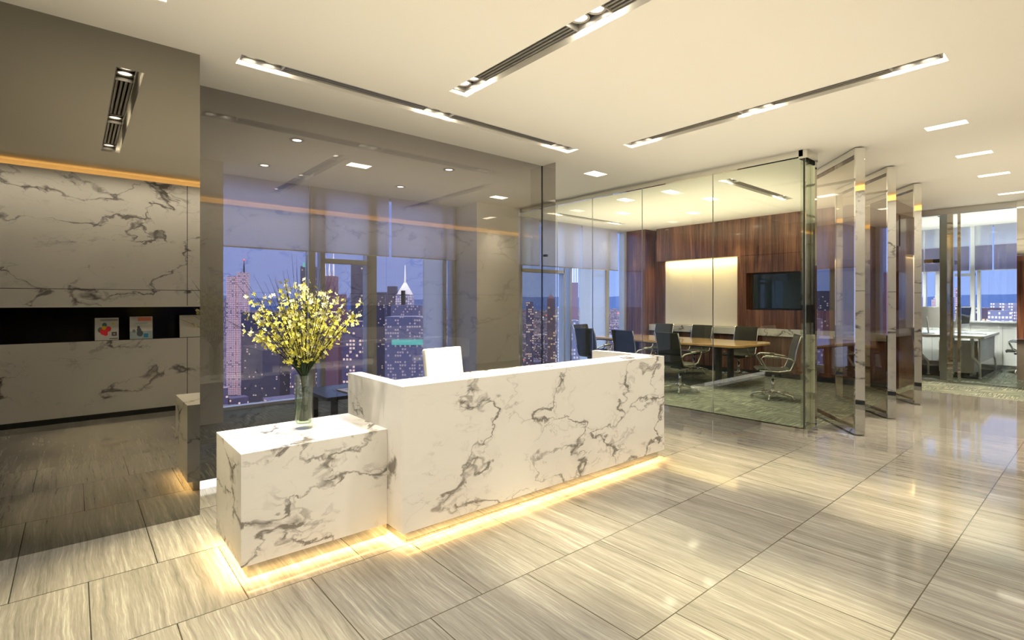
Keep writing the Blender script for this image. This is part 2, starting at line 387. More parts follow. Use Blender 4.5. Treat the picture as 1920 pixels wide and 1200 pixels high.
window(1, 1.42, 5.36, [(2.70, 2.80), (2.88, 2.95), (3.63, 3.70), (3.70, 3.80), (5.10, 5.16), (5.28, 5.36)], [(2.9, 3.68, 2.10)], [(1.43, 2.68), (2.72, 4.00), (4.05, 5.34)], None)
window(2, 6.33, 10.45, [(6.9, 7.0), (8.22, 8.27), (8.42, 8.47), (9.68, 9.78), (10.36, 10.45)], [(6.95, 8.25, 2.12)], [(6.36, 7.45), (7.50, 8.75), (8.79, 10.06)], None)
mb = MB(); mb.box(4.70, 8.03, 0.05, 5.10, 8.10, 2.6); mb.box(8.75, 8.03, 0.05, 9.68, 8.10, 2.6)
# frosted white glass infill panels between the mullions
for k_, (a, b) in enumerate(((4.70, 5.10), (8.77, 9.68))):
    mb_ = MB(); mb_.box(a, 7.93, 0.05, b, 7.95, 3.2)
    struct(mb_.build('trim_%d' % (k_+1), 'frosted'))
mb.bm.free()

# office windows at the far right (wall along Y)
e = struct(empty('window_3'))
XW = 15.85
mb = MB()
for a, b in ((3.02, 3.08), (2.76, 2.84), (2.13, 2.21), (2.03, 2.09), (0.55, 0.63), (3.9, 4.0), (5.2, 5.3)): mb.box(XW-0.09, a, 0.98, XW+0.05, b, CH)
mb.box(XW-0.06, 0, 1.02, XW+0.05, 8.0, 1.07); mb.box(XW-0.06, 2.13, 2.10, XW+0.05, 2.84, 2.16)
mb.build('window_frame', 'white_gloss', e, 0.003)
MB().box(XW, 0, 1.05, XW+0.012, 8.0, CH).build('window_pane', 'glass_window', e)
for a, b in ((0.0, 1.80), (1.83, 2.12), (2.22, 3.03), (3.06, 4.6)):
    MB().box(XW-0.13, a, 2.225, XW-0.126, b, 2.78).build('roller_blind', 'blind_office', e)
    MB().box(XW-0.11, a, 2.76, XW-0.107, b, CH-0.001).build('frosted_pane', 'frosted', e)
    MB().box(XW-0.14, a, 2.212, XW-0.12, b, 2.228).build('blind_rail', 'white_gloss', e)
mb = MB(); mb.box(XW-0.10, 0, 0.0, XW+0.15, 8.0, 1.03)
wr = struct(mb.build('wall_right', 'white_wall'))
mb = MB(); mb.box(XW-0.16, 0, 1.03, XW+0.05, 8.0, 1.06); struct(mb.build('trim_3', 'white_gloss'))
mb = MB()
for yy in (0.9, 1.35, 1.66, 2.2, 2.9): mb.box(XW-0.105, yy-0.003, 0.08, XW-0.099, yy+0.003, 0.95)
mb.box(XW-0.105, 0, 0.90, XW-0.099, 8.0, 0.905); mb.build('panel_joint', 'louver', wr)
mb = MB(); mb.box(XW-0.115, 0, 0, XW-0.10, 8.0, 0.09); struct(mb.build('baseboard_right', 'satin'))

# ------------------------------------------------------------------ wood wall of the meeting room
mb = MB(); mb.box(10.45, 7.35, 0, 11.0, 7.99, CH); wp = struct(mb.build('wall_wood_pier', 'wood'))
mb = MB(); mb.box(10.95, 2.45, 0, 12.35, 8.0, CH)
wb = struct(mb.build('wall_wood', 'wood'))
mb = MB(); mb.box(10.62, 2.45, 2.46, 10.95, 7.15, CH)
for y in (6.05, 5.0, 3.9, 6.9, 3.0): mb.box(10.617, y-0.003, 2.46, 10.6205, y+0.003, CH, 1)
tag(mb.build('wall_cabinet', ['wood', 'black']), 'long rosewood cabinet run under the meeting room ceiling, above the white board', 'cabinet')
mb = MB()
for z in (2.03, 1.28): mb.box(10.4475, 7.352, z-0.003, 10.4505, 7.99, z+0.003)
mb.build('panel_joint', 'black', wp)
mb = MB(); mb.box(10.80, 5.20, 0.97, 10.83, 7.02, 2.46)
wbd = mb.build('white_board', 'board'); tag(wbd, 'large glossy cream white board recessed in the rosewood wall under warm light', 'whiteboard')
mb = MB(); mb.box(10.845, 2.45, 0, 10.95, 7.34, 3.0); struct(mb.build('wall_wood_recess', 'wood'))
# TV surround
mb = MB()
mb.box(10.62, 4.99, 0.97, 10.84, 5.18, 2.455); mb.box(10.62, 2.5, 2.095, 10.84, 4.99, 2.455); mb.box(10.62, 2.5, 0.97, 10.84, 4.99, 1.335)
mb.box(10.80, 2.5, 1.335, 10.84, 4.99, 2.095)
tag(mb.build('screen_surround', 'wood'), 'rosewood surround framing the recessed dark television screen', 'panelling')
tv = empty('television', (10.79, 4.2, 1.34), 0, 'wide black flat television recessed in the rosewood wall right of the white board', 'television')
mb = MB(); mb.box(-0.05, -1.2, 0.0, 0.0, 0.72, 0.75); mb.build('bezel', 'black', tv, 0.004)
mb = MB(); mb.box(-0.054, -1.17, 0.03, -0.049, 0.69, 0.72); mb.build('screen', 'screen', tv)
cr = empty('credenza', (10.62, 5.0, 0), 0, 'low rosewood credenza with a white marble top along the meeting room wall', 'credenza')
mb = MB(); mb.box(-0.05, -2.5, 0.82, 0.22, 2.33, 0.965); mb.build('worktop', 'desk_marble', cr, 0.003)
mb = MB(); mb.box(0.0, -2.5, 0.10, 0.22, 2.33, 0.80)
for i in range(5): mb.box(-0.002, -1.9+i*0.85-0.003, 0.12, 0.001, -1.9+i*0.85+0.003, 0.80, 1)
mb.build('body', ['wood', 'black'], cr)
mb = MB(); mb.box(0.03, -2.5, 0, 0.22, 2.33, 0.10); mb.build('plinth', 'black', cr)
area('board_cove_light', (10.70, 6.1, 2.452), 0.06, 1.8, 14, (1.0, 0.72, 0.32), (0, math.radians(-12), 0), 170)

# ------------------------------------------------------------------ reception fixtures
def lamp(e, inv, x, y, z=CH+0.050):
    q = MB(); q.lathe([(0.062, z-0.004), (0.062, z+0.008), (0.043, z+0.008), (0.048, z-0.004), (0.062, z-0.004)], x, y, 24, cap=False); q.xf(inv); lr = q.build('lamp_ring', 'trim_ring', e)
    q = MB(); q.lathe([(0.0, z+0.001), (0.044, z+0.002), (0.044, z+0.008)], x, y, 24); q.xf(inv); q.build('lens', 'bulb', lr)
def slot_fixture(h, along, mids, label):
    x0, y0, x1, y1 = h; cx, cy = (x0+x1)/2, (y0+y1)/2
    e = empty('slot_light', (cx, cy, CH), 0, label, 'ceiling light', 'long recessed slot lights with louvres')
    inv = Matrix.Translation((-cx, -cy, -CH))
    # the metal channel stands inside the plaster recess, with a gap that light spills through on one side
    gx0, gx1, gy0, gy1 = (x0+0.004, x1-0.040, y0+0.022, y1-0.022) if along == 'y' else (x0+0.022, x1-0.022, y0+0.004, y1-0.040)
    zb = CH+0.015; fr = MB()
    fr.box(gx0, gy0, zb, gx0+0.005, gy1, CH+0.18); fr.box(gx1-0.005, gy0, zb, gx1, gy1, CH+0.18)
    fr.box(gx0, gy0, zb, gx1, gy0+0.006, CH+0.18); fr.box(gx0, gy1-0.006, zb, gx1, gy1, CH+0.18)
    for m in mids:
        a = (m-0.14, m+0.14); k = MB()
        if along == 'y':
            k.box(gx0+0.005, a[0], CH+0.06, gx1-0.005, a[1], CH+0.16)
            fr.box(gx0, a[0]-0.008, zb, gx1, a[0], CH+0.16); fr.box(gx0, a[1], zb, gx1, a[1]+0.008, CH+0.16)
        else:
            k.box(a[0], gy0+0.005, CH+0.06, a[1], gy1-0.005, CH+0.16)
            fr.box(a[0]-0.008, gy0, zb, a[0], gy1, CH+0.16); fr.box(a[1], gy0, zb, a[1]+0.008, gy1, CH+0.16)
        k.xf(inv); k.build('lamp_tray', 'black', e)
        for s in (-0.067, 0.067):
            lamp(e, inv, *(((gx0+gx1)/2, m+s) if along == 'y' else (m+s, (gy0+gy1)/2)))
    fr.xf(inv); fr.build('channel', 'trim_ring', e)
    for m0, m1 in zip(mids, mids[1:]):
        for q_ in range(4):
            W_ = (gx1-gx0) if along == 'y' else (gy1-gy0); t = W_*0.06+q_*W_*0.235; lv = MB()
            if along == 'y': lv.box(gx0+t+0.004, m0+0.149, CH+0.02, gx0+t+0.020, m1-0.149, CH+0.045)
            else: lv.box(m0+0.149, gy0+t+0.004, CH+0.02, m1-0.149, gy0+t+0.020, CH+0.045)
            lv.xf(inv); lv.build('louvre', 'louver', e)
    bk = MB(); bk.box(gx0, gy0, CH+0.165, gx1, gy1, CH+0.17); bk.xf(inv); bk.build('back_plate', 'black', e)
    return e
MY = [0.97, 2.13, 3.40]
slot_fixture(SLOTS[0], 'y', MY, 'slot light nearest the mirror wall, seen reflected there as a vertical louvred strip')
slot_fixture(SLOTS[1], 'y', MY, 'louvred slot light with round lamps crossing the top centre of the ceiling')
slot_fixture(SLOTS[2], 'y', MY, 'thin slot light running diagonally over the right of the reception ceiling')
slot_fixture(SLOTS[3], 'x', [1.06, 2.58, 4.22], 'thin slot light along the ceiling in front of the smoked glass wall')
slot_fixture(MSLOTS[0], 'x', [7.25, 9.06], 'slot light in the meeting room ceiling nearest the pivot doors')
slot_fixture(MSLOTS[1], 'x', [7.28, 9.20], 'slot light in the meeting room ceiling beside the window blinds')
for x in (0.31, 2.44, 4.70):
    for y in MY:
        spot('slot_lamp', (x, y, CH-0.02), 165, 104, 1.0, NEUT); spot('slot_beam', (x, y, CH-0.02), 1150, 30, 1.0, BEAM)
for x in (1.06, 2.58, 4.22): spot('slot_lamp', (x, 4.06, CH-0.02), 170, 104, 1.0, NEUT); spot('slot_beam', (x, 4.06, CH-0.02), 800, 30, 1.0, BEAM)
for x in (7.25, 9.06): spot('slot_lamp', (x, 3.62, CH-0.02), 150, 60, 0.7, NEUT)
for x in (7.28, 9.20): spot('slot_lamp', (x, 7.20, CH-0.02), 150, 60, 0.7, NEUT)
# added point lights imitating lamp spill on the plaster side of each slot
def spill(x, y):
    l = bpy.data.lights.new('slot_spill_fill', 'POINT'); l.energy = 0.9; l.color = NEUT; l.shadow_soft_size = 0.008
    o = bpy.data.objects.new('slot_spill_fill', l); o.location = (x, y, CH+0.05); C.objects.link(o); o.visible_glossy = False
for h in SLOTS[:3]:
    for y in MY:
        for d in (-0.14, 0, 0.14): spill(h[2]-0.022, y+d)
    spill(h[2]-0.09, h[3]-0.011)
for x in (1.06, 2.58, 4.22):
    for d in (-0.14, 0, 0.14): spill(x+d, SLOTS[3][3]-0.022)
spill(SLOTS[3][2]-0.011, 4.08)
for h, ms in zip(MSLOTS, ((7.25, 9.06), (7.28, 9.20))):
    for x in ms:
        for d in (-0.14, 0, 0.14): spill(x+d, h[3]-0.022)
def well_light(h, label, power=60):
    x0, y0, x1, y1 = h; cx, cy = (x0+x1)/2, (y0+y1)/2
    e = empty('recessed_light', (cx, cy, CH), 0, label, 'ceiling light', 'small rectangular recessed lights')
    q = MB(); zt = CH+0.15; g = 0.003
    X0_, X1_, Y0_, Y1_ = x0-cx+g, x1-cx-g, y0-cy+g, y1-cy-g
    q.quad((X0_, Y0_, 0.002), (X1_, Y0_, 0.002), (X1_, Y0_, 0.15), (X0_, Y0_, 0.15)); q.quad((X0_, Y1_, 0.002), (X1_, Y1_, 0.002), (X1_, Y1_, 0.15), (X0_, Y1_, 0.15))
    q.quad((X0_, Y0_, 0.002), (X0_, Y1_, 0.002), (X0_, Y1_, 0.15), (X0_, Y0_, 0.15)); q.quad((X1_, Y0_, 0.002), (X1_, Y1_, 0.002), (X1_, Y1_, 0.15), (X1_, Y0_, 0.15))
    q.build('liner', 'well', e)
    MB().box(X0_, Y0_, 0.14, X1_, Y1_, 0.15).build('lens', 'bulb', e)
    spot('recessed_lamp', (cx, cy, CH-0.02), power, 62, 0.7, WARM)
wl = ['nearest of the row of small lights over the corridor', 'second of the row of small lights over the corridor', 'third of the row of small lights over the corridor',
      'farthest of the row of small lights over the corridor',
      'small rectangular ceiling light beside the right end of the smoked glass wall']
for h, l in zip(WELLS, wl): well_light(h, l, 640 if h[0] > 6 else (120 if h[1] > 4 else 90))
ml = ['meeting room light over the middle of the table', 'meeting room light near the glass, over the near chairs', 'meeting room light behind the glass partition joint',
      'meeting room light towards the window blinds', 'meeting room light before the white board', 'waiting room light behind the smoked glass, left',
      'waiting room light behind the smoked glass, by the white column']
for h, l in zip(MWELLS, ml): well_light(h, l, 130 if h[0] > 6 else 60)
for i, (x, y, l) in enumerate(((1.83, 5.72, 'round downlight behind the smoked glass, front left'), (1.85, 7.04, 'round downlight behind the smoked glass, back left'),
                               (3.76, 5.70, 'round downlight behind the smoked glass, front right'), (3.76, 7.02, 'round downlight behind the smoked glass, back right'))):
    e = empty('downlight', (x, y, CH), 0, l, 'ceiling light', 'round downlights of the waiting room')
    q = MB(); q.lathe([(0.075, -0.006), (0.075, -0.001), (0.045, -0.001), (0.050, -0.006), (0.075, -0.006)], 0, 0, 24, cap=False); q.build('lamp_ring', 'trim_ring', e)
    q = MB(); q.lathe([(0.0, -0.004), (0.044, -0.004), (0.044, -0.001)], 0, 0, 24); q.build('lens', 'bulb', e)
    spot('downlight_lamp', (x, y, CH-0.03), 22, 60, 0.7, WARM)
spot('column_lamp', (5.75, 6.95, CH-0.02), 28, 70, 0.6, WARM)
spot('pier_fill', (10.1, 7.55, CH-0.02), 30, 60, 0.4, NEUT)  # added ceiling spot, no fixture, brightens the window pier
spot('blind_fill', (9.6, 7.72, CH-0.02), 26, 60, 0.5, NEUT)  # added ceiling spot, no fixture, lifts the blinds and white infill
spot('cabinet_lamp', (10.25, 5.1, CH-0.02), 30, 62, 0.4, WARM, to=(10.5, 5.1, 0))

# ------------------------------------------------------------------ smoked glass wall
gp = empty('glass_partition', (0.68, 4.77, 0), 0, 'smoked grey glass wall behind the reception desk reflecting the lobby', 'partition')
MB().box(0.0, 0, 0.055, 3.88, 0.010, CH-0.002).build('glass_pane', 'glass_smoke', gp)
MB().box(3.89, -0.225, 0.055, 3.90, 0.010, CH-0.002).build('return_pane', 'glass_smoke', gp)
MB().box(0.0, -0.012, 0.0, 3.90, 0.022, 0.055).build('base_rail', 'led_white', gp)
MB().box(3.882, -0.006, 0.055, 3.888, 0.014, CH-0.002).build('edge_joint', 'dark_metal', gp)

# clear glass wall of the meeting room along Y
mp = empty('glass_partition', (6.36, 2.33, 0), 0, 'clear glass front wall of the meeting room with polished steel rails', 'partition')
jy = [0.0, 1.10, 2.20, 3.15, 3.95, 4.92]
for a, b in zip(jy, jy[1:]): MB().box(0, a+0.004, 0.05, 0.012, b-0.004, CH-0.07).build('glass_pane', 'glass_clear', mp)
MB().box(-0.02, 0, 0.0, 0.035, 4.92, 0.045).build('base_rail', 'chrome', mp)
MB().box(-0.02, 0, CH-0.075, 0.035, 4.92, CH-0.001).build('head_rail', 'chrome', mp)
mb = MB()
for a in jy[1:-1]: mb.box(-0.001, a-0.003, 0.05, 0.013, a+0.003, CH-0.075)
mb.build('glass_joint', 'satin', mp)
MB().box(-0.002, -0.012, 0.045, 0.014, 0.002, CH-0.075).build('edge_joint', 'dark_metal', mp)
MB().box(-0.012, 4.2, 2.30, 0.03, 4.28, 2.34).build('hinge', 'dark_metal', mp)
cp = empty('corner_post', (6.36, 2.33, 0), 0, 'polished steel corner post and short glass return beside the first pivot door', 'post')
MB().box(0.0, -0.045, 0.0, 0.30, 0.045, 0.045).build('base_rail', 'chrome', cp)
MB().box(-0.02, -0.045, CH-0.10, 0.30, 0.045, CH-0.001).build('head_rail', 'chrome', cp)
MB().box(0.02, 0.03, 0.045, 0.25, 0.04, CH-0.10).build('glass_pane', 'glass_clear', cp)
MB().box(0.20, -0.05, 0.045, 0.26, 0.045, CH-0.10).build('post', 'chrome', cp)

# pivot doors
def pivot_door(n, nx, ny, label, length=1.38, ang=math.atan2(0.74, 0.84)):
    e = empty('door_%d' % n, (nx, ny, 0.0), ang); e['label'] = label; e['kind'] = 'structure'
    t = 0.05
    MB().box(-0.015, -t, 0.012, 0.012, t, CH-0.012).build('end_stile', 'chrome', e, 0.001)
    MB().box(length-0.012, -t, 0.012, length+0.015, t, CH-0.012).build('end_stile', 'chrome', e, 0.001)
    MB().box(0.012, -t, CH-0.085, length-0.012, t, CH-0.012).build('top_rail', 'chrome', e)
    MB().box(0.012, -t, 0.012, length-0.012, t, 0.062).build('bottom_rail', 'chrome', e)
    MB().box(0.012, t-0.012, 0.062, length-0.012, t-0.002, CH-0.085).build('glass_pane', 'glass_bronze', e)
    q = MB(); q.lathe([(0.02, 0.0), (0.02, 0.012)], length*0.5, 0, 12); q.build('pivot', 'dark_metal', e)
    return e
pivot_door(1, 6.72, 1.88, 'open glass pivot door with polished steel frame, nearest the corner post')
pivot_door(2, 7.97, 1.88, 'open glass pivot door with polished steel frame, middle of three')
pivot_door(3, 9.40, 1.90, 'open glass pivot door with polished steel frame, farthest of three')

# far partition of the open office
fp = empty('glass_partition', (12.4, 0, 0), 0, 'far glass partition with steel posts in front of the open plan office', 'partition')
MB().box(0, 1.14, 0.04, 0.012, 2.44, CH-0.09).build('glass_pane', 'glass_clear', fp)
MB().box(-0.02, 0.0, CH-0.11, 0.06, 2.45, CH-0.001).build('head_rail', 'satin', fp)
MB().box(-0.02, 1.12, 0.0, 0.03, 2.45, 0.03).build('base_rail', 'chrome', fp)
MB().box(-0.03, 1.97, 0.03, 0.10, 2.06, CH-0.11).build('post', 'chrome', fp, 0.001)
MB().box(-0.03, 1.865, 0.03, 0.03, 1.91, CH-0.11).build('post', 'chrome', fp, 0.001)
mb = MB(); mb.box(12.8, 2.13, 0, 12.95, 2.24, CH); struct(mb.build('column_office', 'mullion'))
mb = MB(); mb.box(12.36, -0.05, 0.86, 12.62, 1.127, 2.29); struct(mb.build('wall_corridor_reflection', 'wood'))  # wood section imitates a cabinet's reflection in the mirrored pillar
mb = MB(); mb.box(12.36, -0.05, 0.0, 12.62, 1.127, 0.855); mb.box(12.36, -0.05, 2.295, 12.62, 1.127, CH); struct(mb.build('wall_corridor_steel', 'chrome'))
mb = MB(); mb.box(12.35, 7.95, 0, 16.0, 8.1, CH); mb.box(12.3, -0.4, 0, 16.0, -0.05, CH); struct(mb.build('wall_office', 'white_wall'))

# ------------------------------------------------------------------ reception desk
dk = empty('reception_desk', (1.53, 2.83, 0), 0, 'white marble reception desk with grey veins glowing underneath', 'desk')
mb = MB()
T = 0.98
mb.prism([(0, 0), (2.80, 0), (2.80, 0.82), (2.70, 0.82), (2.70, 0.10), (0.10, 0.10), (0.10, 0.82), (0, 0.82)], 0.08, T-0.03)
mb.prism([(0, 0), (2.80, 0), (2.80, 0.82), (2.70, 0.82), (2.70, 0.29), (0.10, 0.29), (0.10, 0.82), (0, 0.82)], T-0.03, T)
bmesh.ops.remove_doubles(mb.bm, verts=mb.bm.verts, dist=1e-5)
mb.build('counter', 'desk_marble', dk, 0.0)
mb = MB(); mb.box(0.10, 0.10, 0.70, 2.70, 0.78, 0.735); mb.build('worktop', 'white_gloss', dk, 0.002)
for a in (0.12, 2.20): MB().box(a, 0.16, 0.10, a+0.45, 0.74, 0.69).build('drawer_unit', 'white_gloss', dk, 0.002)
mb = MB(); mb.box(0.045, 0.04, 0, 2.755, 0.70, 0.08); mb.build('plinth', 'chrome', dk)
mb = MB(); mb.box(0.05, 0.034, 0.072, 2.75, 0.0395, 0.0798); mb.build('led_strip', 'led_warm', dk)
bl = empty('side_counter', (0.68, 3.03, 0), 0, 'low white marble block joined to the left end of the desk, carrying the vase', 'counter')
MB().box(0, 0, 0.08, 0.848, 0.62, 0.686).build('body', 'block_marble', bl)
MB().box(0.04, 0.03, 0, 0.86, 0.60, 0.08).build('plinth', 'chrome', bl)
mb = MB(); mb.box(0.04, 0.024, 0.072, 0.845, 0.0295, 0.0798); mb.build('led_strip', 'led_warm', bl)
AM = (1.0, 0.63, 0.24)
area('desk_front_glow', (2.93, 2.845, 0.078), 2.78, 0.03, 38, AM).visible_glossy = False
area('desk_left_glow', (1.55, 3.0, 0.078), 0.03, 0.30, 4, AM).visible_glossy = False
area('side_front_glow', (1.10, 3.045, 0.078), 0.84, 0.03, 13, AM).visible_glossy = False
area('side_left_glow', (0.697, 3.34, 0.078), 0.03, 0.6, 9, AM).visible_glossy = False

# phone and monitor on the inner worktop
mn = empty('computer_monitor', (2.45, 3.30, 0.735), 0.1, 'low white computer monitor standing inside the reception desk', 'monitor')
MB().box(-0.10, -0.05, 0, 0.10, 0.06, 0.012).build('foot', 'white_gloss', mn, 0.003)
MB().box(-0.02, -0.012, 0.012, 0.02, 0.012, 0.06).build('stand', 'white_gloss', mn)
MB().box(-0.17, 0.0, 0.04, 0.17, 0.02, 0.205).build('screen', 'screen', mn, 0.003)

# ------------------------------------------------------------------ chairs
def meeting_chair(sm='leather', fm='chrome'):
    """origin on the floor below the seat, faces +Y"""
    e = empty('office_chair')
    b = MB()
    for k in range(5):
        a = 2*PI*k/5+0.3; c, s = math.cos(a), math.sin(a)
        b.tube([(0.02*c, 0.02*s, 0.115), (0.15*c, 0.15*s, 0.10), (0.30*c, 0.30*s, 0.075)], [0.020, 0.017, 0.011], 8)
    b.lathe([(0.035, 0.08), (0.035, 0.14), (0.024, 0.15)], 0, 0, 16); sb = b.build('star_base', fm, e)
    for k in range(5):
        a = 2*PI*k/5+0.3; c, s = math.cos(a), math.sin(a)
        q = MB(); q.tube([(0.30*c-0.012*s, 0.30*s+0.012*c, 0.029), (0.30*c+0.012*s, 0.30*s-0.012*c, 0.029)], 0.028, 12)
        q.tube([(0.30*c, 0.30*s, 0.03), (0.30*c, 0.30*s, 0.08)], 0.007, 8); q.build('caster', fm, sb)
    q = MB(); q.tube([(0, 0, 0.14), (0, 0, 0.30)], 0.024, 14); q.tube([(0, 0, 0.30), (0, 0, 0.40)], 0.017, 14); q.build('gas_post', fm, e)
    q = MB(); q.box(-0.10, -0.12, 0.395, 0.10, 0.12, 0.425); q.build('mechanism', 'dark_metal', e, 0.006)
    def sheet(pts, w, t):
        m_ = MB(); rows = []
        for i, (y, z) in enumerate(pts):
            y0, z0 = pts[max(i-1, 0)]; y1, z1 = pts[min(i+1, len(pts)-1)]
            d = Vector((0, y1-y0, z1-z0)).normalized(); nrm = Vector((0, -d.z, d.y))
            rows.append([Vector((x, y, z))+nrm*o-Vector((0, 0, 0)) for o in (t/2, -t/2) for x in (-w/2, -w/4, 0, w/4, w/2)])
        vr = [[m_.bm.verts.new(p) for p in r] for r in rows]
        for a, c in zip(vr, vr[1:]):
            for o in (0, 5):
                for i in range(4): m_.bm.faces.new((a[o+i], a[o+i+1], c[o+i+1], c[o+i])).smooth = True
            m_.bm.faces.new((a[0], c[0], c[5], a[5])); m_.bm.faces.new((a[4], c[4], c[9], a[9]))
        for r in (vr[0], vr[-1]):
            for i in range(4): m_.bm.faces.new((r[i], r[i+1], r[i+6], r[i+5]))
        return m_
    m_ = sheet([(0.24, 0.445), (0.22, 0.465), (0.10, 0.462), (-0.05, 0.450), (-0.17, 0.452), (-0.215, 0.475)], 0.46, 0.035); m_.build('seat', sm, e, 0.008)
    m_ = sheet([(-0.215, 0.475), (-0.245, 0.53), (-0.26, 0.62), (-0.275, 0.74), (-0.31, 0.88), (-0.345, 1.0)], 0.46, 0.026); m_.build('backrest', sm, e, 0.008)
    for s in (-1, 1):
        x = 0.245*s; xi = 0.232*s
        q = MB(); q.tube([(xi, 0.05, 0.45), (x+0.01*s, 0.13, 0.50), (x+0.02*s, 0.20, 0.64), (x+0.02*s, 0.17, 0.67), (x+0.015*s, -0.05, 0.665), (x, -0.20, 0.645), (xi, -0.262, 0.60)], 0.0125, 8)
        q.tube([(x+0.02*s, 0.15, 0.678), (x+0.015*s, -0.06, 0.674)], 0.017, 8)
        q.build('armrest', fm, e)
        q = MB(); q.tube([(xi, 0.22, 0.455), (xi, -0.05, 0.445), (xi, -0.2, 0.47), (xi, -0.262, 0.62), (xi, -0.275, 0.74), (xi, -0.31, 0.88), (xi, -0.345, 0.995)], 0.010, 8); q.build('side_rail', fm, e)
    return e
ch0 = meeting_chair()
def place(o, x, y, rz, label, cat, group=None):
    o.location = (x, y, 0); o.rotation_euler = (0, 0, rz); return tag(o, label, cat, group)
G = 'black office chairs around the meeting table'
spots = [(7.72, 4.74, -PI/2-0.12, 'black office chair on the near side of the table, closest to the glass corner'),
         (7.72, 5.68, -PI/2, 'black office chair on the near side of the table, middle one'),
         (7.74, 6.60, -PI/2+0.05, 'black office chair on the near side of the table, closest to the windows'),
         (10.02, 4.86, PI/2, 'black office chair on the wall side of the table, nearest the television'),
         (10.02, 5.82, PI/2, 'black office chair on the wall side of the table, before the white board'),
         (10.02, 6.76, PI/2, 'black office chair on the wall side of the table, nearest the wood pier'),
         (8.60, 7.42, PI, 'black office chair at the window end of the meeting table'),
         (8.25, 3.46, 0.55, 'black office chair alone at the door end of the meeting table')]
for i, (x, y, rz, l) in enumerate(spots):
    place(ch0 if i == 0 else copy_tree(ch0), x, y, rz, l, 'chair', G)
place(copy_tree(ch0), 15.1, 1.30, 0.1, 'black office chair with steel arms by the white office desk', 'chair')

# white desk chair
wc = empty('desk_chair', (2.78, 3.95, 0), PI+0.12, 'white leather chair with a tall square back behind the reception desk', 'chair')
MB().box(-0.235, -0.26, 0.44, 0.235, 0.24, 0.50).build('seat', 'white_leather', wc, 0.02)
m_ = MB(); R = Matrix.Rotation(math.radians(9), 4, 'X')
m_.box(-0.225, -0.03, 0.0, 0.225, 0.03, 0.58); m_.xf(Matrix.Translation((0, -0.24, 0.48)) @ R); m_.build('backrest', 'white_leather', wc, 0.015)
q = MB(); q.tube([(0, 0, 0.12), (0, 0, 0.44)], 0.024, 14); q.build('gas_post', 'chrome', wc)
q = MB()
for k in range(5):
    a = 2*PI*k/5+0.3; q.tube([(0, 0, 0.11), (0.29*math.cos(a), 0.29*math.sin(a), 0.05)], [0.022, 0.013], 8)
sb = q.build('star_base', 'chrome', wc)
for k in range(5):
    a = 2*PI*k/5+0.3; q = MB(); x, y = 0.29*math.cos(a), 0.29*math.sin(a)
    q.tube([(x-0.012, y, 0.026), (x+0.012, y, 0.026)], 0.026, 12); q.build('caster', 'black', sb)

# ------------------------------------------------------------------ meeting table
mt = empty('meeting_table', (9.05, 5.70, 0), 0, 'long light wood meeting table with rounded ends on dark steel legs', 'table')
def boat(hx, hy, r, bulge):
    pts = []
    for sx_, sy_, a0 in ((1, 1, 0), (-1, 1, PI/2), (-1, -1, PI), (1, -1, 1.5*PI)):
        for k in range(9):
            a = a0+k/8*PI/2; pts.append((sx_*(hx-r)+r*math.cos(a), sy_*(hy-r)+r*math.sin(a)))
    out = []
    for x, y in pts: out.append((x*(1+bulge*(1-(y/hy)**2)), y*(1+0.04*(1-(x/hx)**2))))
    return out
MB().prism(boat(0.66, 1.62, 0.18, 0.14), 0.725, 0.765).build('tabletop', 'tabletop', mt, 0.006)
MB().prism(boat(0.60, 1.54, 0.18, 0.14), 0.700, 0.725).build('underframe', 'dark_metal', mt)
for y in (-1.05, 1.05):
    q = MB(); q.box(-0.28, y-0.035, 0.03, -0.16, y+0.035, 0.70); q.box(0.16, y-0.035, 0.03, 0.28, y+0.035, 0.70); q.box(-0.36, y-0.05, 0.0, 0.36, y+0.05, 0.03)
    q.build('leg', 'dark_metal', mt, 0.004)

